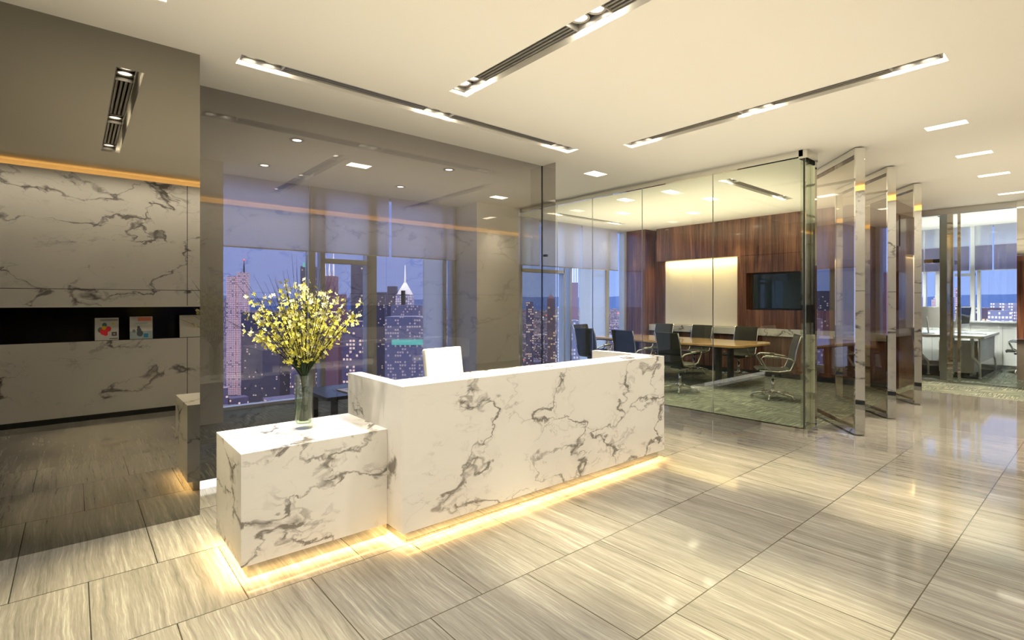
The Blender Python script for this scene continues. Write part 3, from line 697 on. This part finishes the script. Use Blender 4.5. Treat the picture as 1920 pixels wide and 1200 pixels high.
# ------------------------------------------------------------------ waiting room table and magazine
ct = empty('coffee_table', (2.75, 6.05, 0), 0, 'low dark coffee table behind the smoked glass', 'table')
MB().box(-0.62, -0.40, 0.40, 0.62, 0.42, 0.44).build('tabletop', 'dark_metal', ct, 0.004)
for a, b in ((-0.5, -0.3), (0.5, -0.3), (-0.5, 0.32), (0.5, 0.32)): MB().box(a-0.03, b-0.03, 0, a+0.03, b+0.03, 0.40).build('leg', 'dark_metal', ct)
def paper_mat(name, kind):
    m = mat(name, (0.8, 0.8, 0.78), 0.35); k = NT(m); u = k.coords(kind='Generated')
    sp = k.n('ShaderNodeSeparateXYZ'); k.l(u, sp.inputs[0]); X, Y_, Z = sp.outputs
    def rect(x0, x1, z0, z1, V=None):
        V = V or Z
        a = k.math('MULTIPLY', k.math('GREATER_THAN', X, x0), k.math('LESS_THAN', X, x1))
        b = k.math('MULTIPLY', k.math('GREATER_THAN', V, z0), k.math('LESS_THAN', V, z1)); return k.math('MULTIPLY', a, b)
    def blob(cx, cz, r, V=None):
        V = V or Z
        d = k.math('ADD', k.math('POWER', k.math('SUBTRACT', X, cx), 2.0), k.math('POWER', k.math('SUBTRACT', V, cz), 2.0))
        return k.math('LESS_THAN', d, r*r)
    col = (0.80, 0.80, 0.78)
    c = k.mix(0.0, col, col)
    if kind == 'fruit':
        c = k.mix(rect(0.22, 0.97, 0.86, 0.94), c, (0.35, 0.34, 0.32))
        for cx, cz, r, q in ((0.24, 0.46, 0.12, (0.05, 0.12, 0.08)), (0.40, 0.68, 0.10, (0.03, 0.13, 0.12)), (0.38, 0.40, 0.17, (0.75, 0.03, 0.04)), (0.56, 0.50, 0.12, (0.75, 0.03, 0.05)), (0.45, 0.28, 0.09, (0.7, 0.02, 0.03)), (0.38, 0.55, 0.09, (0.85, 0.6, 0.03)), (0.76, 0.73, 0.06, (0.7, 0.75, 0.1))):
            c = k.mix(blob(cx, cz, r), c, q)
        c = k.mix(rect(0.70, 0.92, 0.18, 0.36), c, (0.06, 0.06, 0.06)); c = k.mix(rect(0.77, 0.85, 0.24, 0.30), c, (0.6, 0.6, 0.6))
        c = k.mix(rect(0.6, 0.97, 0.04, 0.09), c, (0.2, 0.2, 0.2))
    elif kind == 'sea':
        c = k.mix(rect(0.0, 1.0, 0.0, 0.35), c, (0.42, 0.50, 0.52)); c = k.mix(rect(0.35, 0.95, 0.80, 0.97), c, (0.95, 0.28, 0.20)); c = k.mix(rect(0.25, 0.8, 0.68, 0.72), c, (0.45, 0.62, 0.60))
        for cx, cz, r, q in ((0.40, 0.40, 0.10, (0.08, 0.09, 0.10)), (0.44, 0.25, 0.14, (0.06, 0.07, 0.09)), (0.18, 0.36, 0.07, (0.15, 0.18, 0.2)), (0.38, 0.52, 0.06, (0.08, 0.08, 0.09))): c = k.mix(blob(cx, cz, r), c, q)
        c = k.mix(rect(0.60, 0.80, 0.06, 0.24), c, (0.02, 0.22, 0.42))
    elif kind == 'flat':
        c = k.mix(rect(0.15, 0.95, 0.1, 0.55, Y_), c, (0.08, 0.55, 0.60)); c = k.mix(blob(0.5, 0.7, 0.22, Y_), c, (0.75, 0.75, 0.6)); c = k.mix(blob(0.25, 0.6, 0.1, Y_), c, (0.9, 0.3, 0.2))
    k.l(c, k.p.inputs['Base Color']); return m
M['mag_fruit'] = paper_mat('fruit_cover', 'fruit'); M['mag_sea'] = paper_mat('grey_cover', 'sea'); M['mag_flat'] = paper_mat('turquoise_cover', 'flat')
M['paper'] = mat('cream_paper', (0.80, 0.78, 0.72), 0.5)
def magazine(x0, x1, h, m, label):
    # seen mirrored, so the printed face looks to +Y and reads right to left in the reflection as in the photo
    e = empty('magazine', ((x0+x1)/2, -0.11, 1.004), 0, label, 'magazine', 'magazines standing in the dark niche')
    w = (x1-x0)/2
    q = MB(); q.box(-w, -0.006, 0, w, 0.0, h); q.xf(Matrix.Rotation(math.radians(6), 4, 'X')); q.build('cover', m, e)
    q = MB(); q.box(-w+0.003, -0.012, 0.002, w-0.003, -0.0065, h-0.003); q.xf(Matrix.Rotation(math.radians(6), 4, 'X')); q.build('pages', 'paper', e)
magazine(0.207, 0.451, 0.29, 'mag_fruit', 'magazine in the dark niche with a red and green fruit picture')
magazine(0.568, 0.818, 0.30, 'mag_sea', 'magazine in the dark niche with a coral red title and grey picture')
magazine(1.130, 1.385, 0.31, 'paper', 'blank cream booklet standing in the dark niche')
q = MB(); q.box(0, 0, 0, 0.36, 0.26, 0.012)
mg = q.build('magazine', ['mag_flat']); mg.location = (2.42, 5.80, 0.441); mg.rotation_euler = (0, 0, 0.1)
tag(mg, 'open turquoise magazine lying on the dark coffee table', 'magazine')

# ------------------------------------------------------------------ vase with flowering branches
VX, VY, VZ = 1.13, 3.40, 0.6865
vs = empty('glass_vase', (VX, VY, VZ), 0, 'tall clear glass vase with green stems on the low marble block', 'vase')
q = MB(); q.lathe([(0.052, 0.0), (0.054, 0.004), (0.055, 0.34), (0.0535, 0.343), (0.0505, 0.34), (0.0500, 0.04), (0.046, 0.035), (0.0, 0.032)], 0, 0, 32); q.build('glass_body', 'vase_glass', vs)
q = MB(); q.lathe([(0.049, 0.042), (0.049, 0.26), (0.0, 0.26)], 0, 0, 32); q.build('water', 'vase_water', vs)
M['stem'] = mat('green_stem', (0.012, 0.035, 0.010), 0.5); M['twig'] = mat('brown_twig', (0.02, 0.018, 0.010), 0.6)
M['petal'] = mat('yellow_petal', (0.84, 0.80, 0.14), 0.6, spec=0.2); M['petal_pale'] = mat('pale_petal', (0.90, 0.90, 0.50), 0.6, spec=0.2)
rnd = random.Random(11)
def blossom(mb, p, n, r, mi):
    n = n.normalized(); u = n.orthogonal().normalized(); v = n.cross(u)
    a0 = rnd.random()*PI
    for k in range(4):
        a = a0+k*PI/2+rnd.uniform(-0.2, 0.2)
        d = u*math.cos(a)+v*math.sin(a); s = n.cross(d)
        pts = [p, p+d*r*0.55+s*r*0.42+n*r*0.12, p+d*r*1.0+s*r*0.30+n*r*0.22, p+d*r*1.08+n*r*0.16, p+d*r*1.0-s*r*0.30+n*r*0.22, p+d*r*0.55-s*r*0.42+n*r*0.12]
        vs_ = [mb.bm.verts.new(x) for x in pts]; f = mb.bm.faces.new(vs_); f.material_index = mi
NB = 70
for i in range(NB):
    a = i*2.39996+rnd.uniform(-0.2, 0.2); fr = ((i+0.5)/NB)**0.62
    rad = 0.42*fr*rnd.uniform(0.85, 1.08); top = rnd.uniform(0.84, 0.98)-0.28*fr*fr*fr
    ex = Vector((VX+rad*math.cos(a), VY+rad*math.sin(a), VZ+top))
    b0 = Vector((VX-0.026*math.cos(a), VY-0.026*math.sin(a), VZ+0.05)); neck = Vector((VX+0.022*math.cos(a+0.3), VY+0.022*math.sin(a+0.3), VZ+0.355))
    e = empty('flowering_branch', tuple(b0), 0, 'thin branch with small yellow blossoms standing in the glass vase', 'branch', 'flowering branches in the vase')
    ctrl = neck+(ex-neck)*0.5+Vector((0, 0, 0.02+0.03*fr))
    P = []
    for k in range(15):
        t = k/14
        if t < 0.3: P.append(b0.lerp(neck, t/0.3))
        else:
            s = (t-0.3)/0.7; P.append(neck*(1-s)**2+ctrl*2*s*(1-s)+ex*s*s)
    st = MB(); st.tube([p-b0 for p in P[:7]], [0.0034]*7, 5, 0); st.tube([p-b0 for p in P[6:]], [0.0030-0.00022*k for k in range(len(P)-6)], 5, 1 if fr > 0.2 else 0)
    tip = (P[-1]-P[-2]).normalized()
    if rnd.random() < 0.75:
        tl = rnd.uniform(0.08, 0.20); st.tube([P[-1]-b0, P[-1]+tip*tl-b0], [0.0013, 0.0006], 4, 1)
    for k in range(2):
        t = rnd.randint(8, 12); sd = Vector((rnd.uniform(-1, 1), rnd.uniform(-1, 1), rnd.uniform(0.2, 1.0))).normalized()
        st.tube([P[t]-b0, P[t]+sd*0.07-b0], [0.0014, 0.0007], 4, 1)
    st.build('stem', ['stem', 'twig'], e)
    bb = MB()
    nb = rnd.randint(15, 22)
    for k in range(nb):
        t = rnd.uniform(0.12, 1.0)**0.85; s = t
        p = neck*(1-s)**2+ctrl*2*s*(1-s)+ex*s*s
        p = p+Vector((rnd.gauss(0, 0.014), rnd.gauss(0, 0.014), rnd.gauss(0, 0.012)))
        nrm = Vector((rnd.uniform(-1, 1), rnd.uniform(-1.2, 0.6), rnd.uniform(-0.3, 1)))
        blossom(bb, p-b0, nrm, rnd.uniform(0.010, 0.016), 1 if (t > 0.8 and rnd.random() < 0.6) or rnd.random() < 0.15 else 0)
    bb.build('blossoms', ['petal', 'petal_pale'], e, recalc=False)
spot('vase_fill', (1.30, 2.6, CH-0.02), 45, 40, 0.8, NEUT, to=(1.13, 3.4, 1.2))  # added spot without a fixture, brightens the blossoms

# ------------------------------------------------------------------ open plan office
od = empty('office_desk', (13.2, 1.65, 0), 0, 'white office desk with bent legs behind the far glass partition', 'desk')
MB().prism([(0, 0), (2.25, 0.03), (2.25, 2.6), (0, 2.6)], 0.79, 0.84).build('desktop', 'white_gloss', od, 0.003)
for y in (0.15, 0.95, 2.3):
    q = MB(); q.tube([(0.18, y+0.05, 0.79), (0.18, y+0.05, 0.42), (0.25, y-0.05, 0.28), (0.27, y-0.06, 0.02)], [0.03, 0.03, 0.027, 0.018], 10); q.lathe([(0.03, 0), (0.03, 0.02)], 0.27, y-0.06, 12); q.build('leg', 'white_gloss', od)
for y in (0.15,):
    q = MB(); q.tube([(1.95, y+0.0, 0.79), (1.95, y+0.0, 0.42), (2.02, y-0.08, 0.28), (2.03, y-0.09, 0.02)], [0.02, 0.02, 0.018, 0.012], 8); q.build('leg', 'white_gloss', od)
MB().box(0.35, 0.10, 0.30, 2.15, 0.13, 0.79).build('modesty_panel', 'white_wall', od)
pd = empty('drawer_pedestal', (13.65, 1.85, 0), 0, 'white drawer pedestal on casters under the office desk', 'cabinet')
MB().box(0, 0, 0.07, 0.42, 0.55, 0.70).build('body', 'white_gloss', pd, 0.004)
for z in (0.28, 0.49): MB().box(0.0, -0.004, z-0.20, 0.42, 0.0, z).build('drawer', 'white_gloss', pd, 0.002)
for x in (0.04, 0.38):
    q = MB(); q.tube([(x-0.01, 0.05, 0.03), (x+0.01, 0.05, 0.03)], 0.03, 10); q.build('caster', 'satin', pd)
mb = MB(); mb.box(13.35, 1.75, 0.0, 15.3, 3.6, 0.008); tag(mb.build('floor_mat', 'carpet_dark'), 'black rectangular mat on the carpet under the office desk', 'mat')
def imac(x, y, rz, label, screen_mat='screen'):
    e = empty('computer_monitor', (x, y, 0.841), rz, label, 'monitor', None)
    q = MB(); q.box(-0.30, -0.02, 0.12, 0.30, 0.015, 0.56); q.xf(Matrix.Rotation(math.radians(-6), 4, 'X')); q.build('casing', 'white_gloss', e, 0.008)
    q = MB(); q.box(-0.285, 0.0152, 0.20, 0.285, 0.017, 0.545); q.xf(Matrix.Rotation(math.radians(-6), 4, 'X')); q.build('screen', screen_mat, e)
    q = MB(); q.tube([(0, 0.0, 0.34), (0, -0.10, 0.22), (0, -0.16, 0.012)], 0.014, 8); q.box(-0.10, -0.18, 0, 0.10, 0.06, 0.012); q.build('stand', 'satin', e, 0.002)
imac(13.75, 2.62, -PI/2+0.35, 'white all in one computer seen from behind on the office desk')
imac(14.3, 2.15, PI-0.2, 'all in one computer with dark screen on the office desk beside the keyboard')
q = MB(); q.box(-0.07, -0.22, 0, 0.07, 0.22, 0.012); kb = q.build('keyboard', 'white_gloss', bevel=0.003); kb.location = (14.0, 1.93, 0.841)
tag(kb, 'thin white keyboard on the front of the office desk', 'keyboard')
pl = empty('pendant_lamp', (13.4, 2.34, 0), 0, 'black and brass square pendant lamp on a rod over the office desk', 'lamp')
q = MB(); q.tube([(0, 0, 2.36), (0, 0, CH-0.01)], 0.008, 8); q.build('rod', 'dark_metal', pl)
MB().box(-0.03, -0.03, CH-0.012, 0.03, 0.03, CH-0.001).build('ceiling_rose', 'dark_metal', pl)
q = MB(); q.box(-0.5, -0.20, 2.27, 0.5, 0.02, 2.34); q.build('shade', 'black', pl)
q = MB(); q.box(-0.51, 0.02, 2.27, -0.2, 0.16, 2.34); q.build('brass_face', 'tabletop', pl)
spot('office_lamp', (14.0, 1.9, CH-0.03), 330, 110, 0.8, (0.95, 0.96, 1.0)); spot('office_lamp', (14.6, 3.2, CH-0.03), 260, 110, 0.8, (0.95, 0.96, 1.0))
spot('office_lamp', (13.1, 1.2, CH-0.03), 60, 90, 0.8, WARM)

# ================================================================== THE CITY OUTSIDE (camera is high up)
BASE = -110.0
def ray(px):
    u = (px-960)/966.3; fx, fy = math.cos(YAW), math.sin(YAW); return fx+u*fy, fy-u*fx
def world_z(py, d): return 1.5-(py-566)*d/966.3
def tower_mat(name, wall, lit, cols, rows, frac=0.5, estr=1.0, glow=None):
    """facade with a grid of windows, some of them lit"""
    m = mat(name, wall, 0.6); k = NT(m)
    v = k.coords(); s = k.n('ShaderNodeSeparateXYZ'); k.l(v, s.inputs[0])
    h = k.math('ADD', s.outputs['X'], k.math('MULTIPLY', s.outputs['Y'], 1.0))
    a = k.math('FRACT', k.math('MULTIPLY', h, 1.0/cols)); b = k.math('FRACT', k.math('MULTIPLY', s.outputs['Z'], 1.0/rows))
    w = k.math('MULTIPLY', k.math('GREATER_THAN', a, 0.35), k.math('GREATER_THAN', b, 0.45))
    cb = k.n('ShaderNodeCombineXYZ'); k.l(k.math('FLOOR', k.math('MULTIPLY', h, 1.0/cols)), cb.inputs[0]); k.l(k.math('FLOOR', k.math('MULTIPLY', s.outputs['Z'], 1.0/rows)), cb.inputs[1])
    wn_ = k.n('ShaderNodeTexWhiteNoise'); k.l(cb.outputs[0], wn_.inputs['Vector'])
    on = k.math('MULTIPLY', w, k.math('LESS_THAN', wn_.outputs['Value'], frac))
    k.l(k.math('MULTIPLY', on, estr), k.p.inputs['Emission Strength']); k.p.inputs['Emission Color'].default_value = (*lit, 1)
    return m
TM = {'pink': tower_mat('pink_tower_facade', (0.50, 0.36, 0.42), (1.0, 0.66, 0.74), 2.2, 2.2, 0.9, 0.9),  # dense lit windows stand in for pink floodlighting on the walls
      'dark': tower_mat('dark_tower_facade', (0.12, 0.10, 0.15), (1.0, 0.8, 0.65), 2.2, 2.4, 0.05, 0.9),
      'copper': tower_mat('copper_tower_facade', (0.42, 0.20, 0.22), (1.0, 0.45, 0.36), 5, 400, 0.85, 0.8),
      'grey': tower_mat('grey_tower_facade', (0.30, 0.26, 0.34), (1.0, 0.8, 0.75), 1.8, 2.4, 0.35, 0.5),
      'white': tower_mat('pale_tower_facade', (0.55, 0.48, 0.58), (1.0, 0.86, 0.88), 2.2, 2.4, 0.6, 0.8),
      'brown': tower_mat('brown_tower_facade', (0.24, 0.13, 0.15), (1.0, 0.7, 0.4), 2.6, 2.8, 0.16, 1.0),
      'low': tower_mat('low_rise_facade', (0.20, 0.15, 0.24), (1.0, 0.75, 0.6), 2.6, 3, 0.28, 1.3)}
M['white_glow'] = mat('floodlit_crown', (0.8, 0.8, 0.8), 0.6, emit=(1.0, 0.92, 0.9), estr=0.9)
M['green_glow'] = mat('green_lights', (0.2, 0.6, 0.5), 0.6, emit=(0.2, 0.9, 0.6), estr=0.45)
M['red_glow'] = mat('red_lights', (0.8, 0.1, 0.1), 0.6, emit=(1.0, 0.18, 0.22), estr=1.2)
def tower(px0, px1, ytop, D, style, label, crown=None, depth=None):
    pc = (px0+px1)/2; rx, ry = ray(pc); w = (px1-px0)/966.3*D; dp = depth or w
    h = world_z(ytop, D)-BASE
    e = empty('tower', (rx*D, ry*D, BASE), YAW-PI/2, label, 'building')
    MB().box(-w/2, -dp/2, 0, w/2, dp/2, h).build('shaft', TM[style], e)
    if crown: crown(e, w, dp, h)
    return e
def c_beacon(e, w, d, h):
    q = MB(); q.tube([(w*0.1, 0, h), (w*0.1, 0, h+14)], [1.0, 0.4], 6); q.build('mast', 'dark_metal', e)
    q = MB(); q.lathe([(0.5, h+14), (1.5, h+15), (0.5, h+16.5)], w*0.1, 0, 8); q.build('beacon', 'red_glow', e)
def c_green(e, w, d, h): MB().box(-w*0.3, -d/2-0.5, h-1, w*0.1, -d/2+3, h+4).build('roof_sign', 'green_glow', e)
def c_gothic(e, w, d, h):
    q = MB()
    for x in (-0.45, -0.15, 0.15, 0.45):
        hh = 24 if abs(x) > 0.3 else 14
        q.tube([(x*w, -d/2+2, h-2), (x*w, -d/2+2, h+hh*0.4), (x*w, -d/2+2, h+hh)], [w*0.07, w*0.06, 0.2], 4)
    q.build('spires', 'white_glow', e)
def c_pyramid(e, w, d, h):
    q = MB(); q.tube([(0, 0, h), (0, 0, h+w*0.75)], [w*0.62, w*0.10], 4); q.build('pyramid_roof', 'white_glow', e)
    q = MB(); q.tube([(0, 0, h+w*0.75), (0, 0, h+w*1.9)], [w*0.08, 0.3], 6); q.build('spire', 'white_glow', e)
    q = MB(); q.box(-w*0.12, -d/2-2, h*0.4, w*0.12, -d/2+1, h+4); q.build('central_bay', 'dark_metal', e)
def c_dome(e, w, d, h):
    q = MB(); q.lathe([(w*0.45, h), (w*0.40, h+w*0.3), (w*0.22, h+w*0.55), (w*0.05, h+w*0.7), (w*0.03, h+w*1.2)], 0, 0, 16); q.build('dome', TM['copper'], e)
def c_steps(e, w, d, h):
    MB().box(-w*0.3, -d*0.3, h, w*0.3, d*0.3, h+w*0.4).build('upper_stage', TM['pink'], e)
    q = MB(); q.lathe([(w*0.25, h+w*0.4), (w*0.2, h+w*0.8), (w*0.05, h+w*1.1)], 0, 0, 12); q.build('cap', 'white_glow', e)
tower(429, 445, 518, 620, 'pink', 'slim pink lit tower left of the taller pink tower, seen through the smoked glass')
tower(448, 464, 511, 620, 'pink', 'taller pink lit tower with a red beacon at the far left of the skyline', c_beacon)
tower(422, 432, 560, 700, 'grey', 'grey tower behind the slim pink tower at the left window edge')
tower(568, 592, 500, 560, 'dark', 'dark tower with a green roof sign behind the flowers', c_green)
tower(604, 630, 518, 520, 'copper', 'copper red tower crowned by white spires in the opening window', c_gothic)
tower(634, 648, 552, 600, 'copper', 'lower copper red building right of the spired tower')
tower(662, 688, 494, 460, 'dark', 'broad dark tower with few lit windows beside the window mullion')
tower(700, 724, 548, 640, 'dark', 'short dark office block left of the spired white tower')
tower(728, 744, 537, 600, 'dark', 'dark slab directly left of the white tower with the spire')
tower(745, 774, 552, 560, 'white', 'white floodlit tower with pyramid roof and tall spire', c_pyramid)
tower(740, 800, 572, 480, 'grey', 'wide grey office slab below the white spired tower', depth=30)
tower(731, 812, 593, 400, 'grey', 'wide low block with green floodlights at its foot', lambda e, w, d, h: MB().box(-w*0.35, -d/2-0.6, h-21, w*0.4, -d/2-0.1, h-17).build('floodlight_band', 'green_glow', e), depth=30)
tower(652, 690, 602, 430, 'low', 'mid rise block with striped floors under the broad dark tower', depth=30)
tower(560, 604, 590, 520, 'low', 'low dark block behind the blossoms under the dark tower', depth=40)
tower(470, 540, 585, 560, 'dark', 'long dark roofline block right of the pink towers', depth=40)
tower(986, 1000, 566, 700, 'low', 'small block seen beside the white column through smoked glass')
tower(1026, 1040, 562, 520, 'brown', 'brown tower with a domed top at the edge of the smoked glass', c_dome)
tower(1069, 1083, 530, 430, 'copper', 'rose lit spired tower beside the white pier in the meeting room window', c_gothic)
tower(1046, 1052, 575, 420, 'white', 'white block between the meeting room mullions')
tower(1066, 1083, 600, 330, 'grey', 'grey block below the rose spired tower')
tower(1751, 1762, 562, 700, 'pink', 'slender pink stepped tower beside the white computer', c_steps)
tower(1784, 1794, 540, 620, 'pink', 'tall pink tower seen between the steel posts')
tower(1801, 1823, 574, 330, 'dark', 'plain dark block in the office window')
tower(1823, 1860, 577, 330, 'brown', 'brown office block with rows of warm windows in the office window')
tower(1863, 1876, 568, 430, 'white', 'first of three pale apartment blocks in the office window')
tower(1881, 1893, 569, 430, 'white', 'second of three pale apartment blocks in the office window')
tower(1898, 1912, 568, 430, 'white', 'third of three pale apartment blocks, by the corridor wall edge')
tower(1863, 1886, 582, 300, 'white', 'pale columned hall below the apartment blocks')
# low city, ground, river, bridges, hills
RIVER = [(-900, 130), (420, 150), (520, 20), (900, -400), (1100, -400), (760, 60), (640, 260), (480, 360), (-900, 340)]
TOWERS = [(o.location.x, o.location.y) for o in bpy.data.objects if o.name.startswith('tower')]
def in_poly(x, y, P):
    c = False
    for (x1, y1), (x2, y2) in zip(P, P[1:]+P[:1]):
        if (y1 > y) != (y2 > y) and x < (x2-x1)*(y-y1)/(y2-y1)+x1: c = not c
    return c
mb = MB(); rc = random.Random(5)
for i in range(4200):
    a = rc.uniform(-8, 100); D = 420+5800*rc.random()**1.5; t = math.radians(a)
    x, y = D*math.cos(t), D*math.sin(t)
    if in_poly(x, y, RIVER) or any(abs(x-tx) < 45 and abs(y-ty) < 45 for tx, ty in TOWERS): continue
    s = rc.uniform(10, 26)*(1+D/3500); h = rc.uniform(8, 34)*(1 if D < 900 else 1.2)
    mb.box(-s/2, -s/2, 0, s/2, s/2, h) if False else mb.box(x-s/2, y-s/2*rc.uniform(0.6, 1.4), BASE, x+s/2, y+s/2, BASE+h)
tag(mb.build('low_city_blocks', TM['low']), 'carpet of small dusk lit buildings far below the windows', 'city', kind='stuff')
M['ground'] = mat('dark_ground', (0.06, 0.06, 0.12), 0.8); M['river'] = mat('river_water', (0.02, 0.03, 0.08), 0.12, spec=0.8)
mb = MB(); mb.box(-9000, -6000, BASE-5, 12000, 12000, BASE); struct(mb.build('ground', 'ground'))
mb = MB(); mb.prism(RIVER, BASE, BASE+0.4)
tag(mb.build('river', 'river'), 'dark river with light reflections far below the windows', 'water', kind='stuff')
mb = MB()
for i in range(1500):
    a = rc.uniform(-8, 100); D = 350+(rc.random()**1.6)*4800; t = math.radians(a); x, y = D*math.cos(t), D*math.sin(t); s = 0.0013*D
    z = BASE+rc.uniform(2, 14); mb.box(x-s, y-s, z, x+s, y+s, z+s*2, rc.choice((0, 0, 0, 1, 2)))
M['lamp_white'] = mat('street_light_white', (1, 1, 1), 0.5, emit=(1.0, 0.9, 0.7), estr=2.5); M['lamp_amber'] = mat('street_light_amber', (1, .7, .3), 0.5, emit=(1.0, 0.65, 0.3), estr=2.2)
tag(mb.build('street_lights', ['lamp_white', 'lamp_amber', 'red_glow']), 'scattered street lights twinkling across the city below', 'lights', kind='stuff')
def bridge(ax, ay, bx, by, label, arch=True):
    e = empty('bridge', (ax, ay, BASE), math.atan2(by-ay, bx-ax), label, 'bridge'); L = math.hypot(bx-ax, by-ay)
    MB().box(0, -6, 10, L, 6, 12).build('deck', 'low_' if False else TM['grey'], e)
    q = MB()
    for s in (-6, 6):
        pts = [(L*k/16, s, 12+(26*math.sin(PI*k/16) if arch else 3)) for k in range(17)]
        q.tube(pts, 0.9, 5)
        for k in range(1, 16): q.tube([(L*k/16, s, 11), pts[k]], 0.35, 4)
    q.build('arch', 'satin', e)
    q = MB()
    for k in range(17): q.box(L*k/16-0.6, -7, 13, L*k/16+0.6, -5.8, 14.2); q.box(L*k/16-0.6, 5.8, 13, L*k/16+0.6, 7, 14.2)
    q.build('bridge_lamps', 'lamp_amber', e)
bridge(20, 330, 130, 470, 'arched bridge with lit deck across the river at the lower left window')
bridge(330, 250, 500, 420, 'long bridge with amber lamps seen beside the white column')
bridge(420, 120, 640, 300, 'low bridge over the river seen past the smoked glass end', False)
mb = MB()
N = 90
for k in range(N):
    a0 = math.radians(-15+k*125/N); a1 = math.radians(-15+(k+1)*125/N); D = 9000
    hh = lambda a: 92+22*math.sin(a*9+1)+14*math.sin(a*23)+8*math.sin(a*51)
    p0 = (D*math.cos(a0), D*math.sin(a0)); p1 = (D*math.cos(a1), D*math.sin(a1)); q0 = (6600*math.cos(a0), 6600*math.sin(a0)); q1 = (6600*math.cos(a1), 6600*math.sin(a1))
    mb.quad((*q0, BASE), (*q1, BASE), (*p1, hh(a1)-20), (*p0, hh(a0)-20)); mb.quad((*p0, hh(a0)-20), (*p1, hh(a1)-20), (p1[0]*1.3, p1[1]*1.3, BASE), (p0[0]*1.3, p0[1]*1.3, BASE))
M['hill'] = mat('wooded_hill', (0.05, 0.09, 0.24), 0.9)
struct(mb.build('hills', 'hill'))
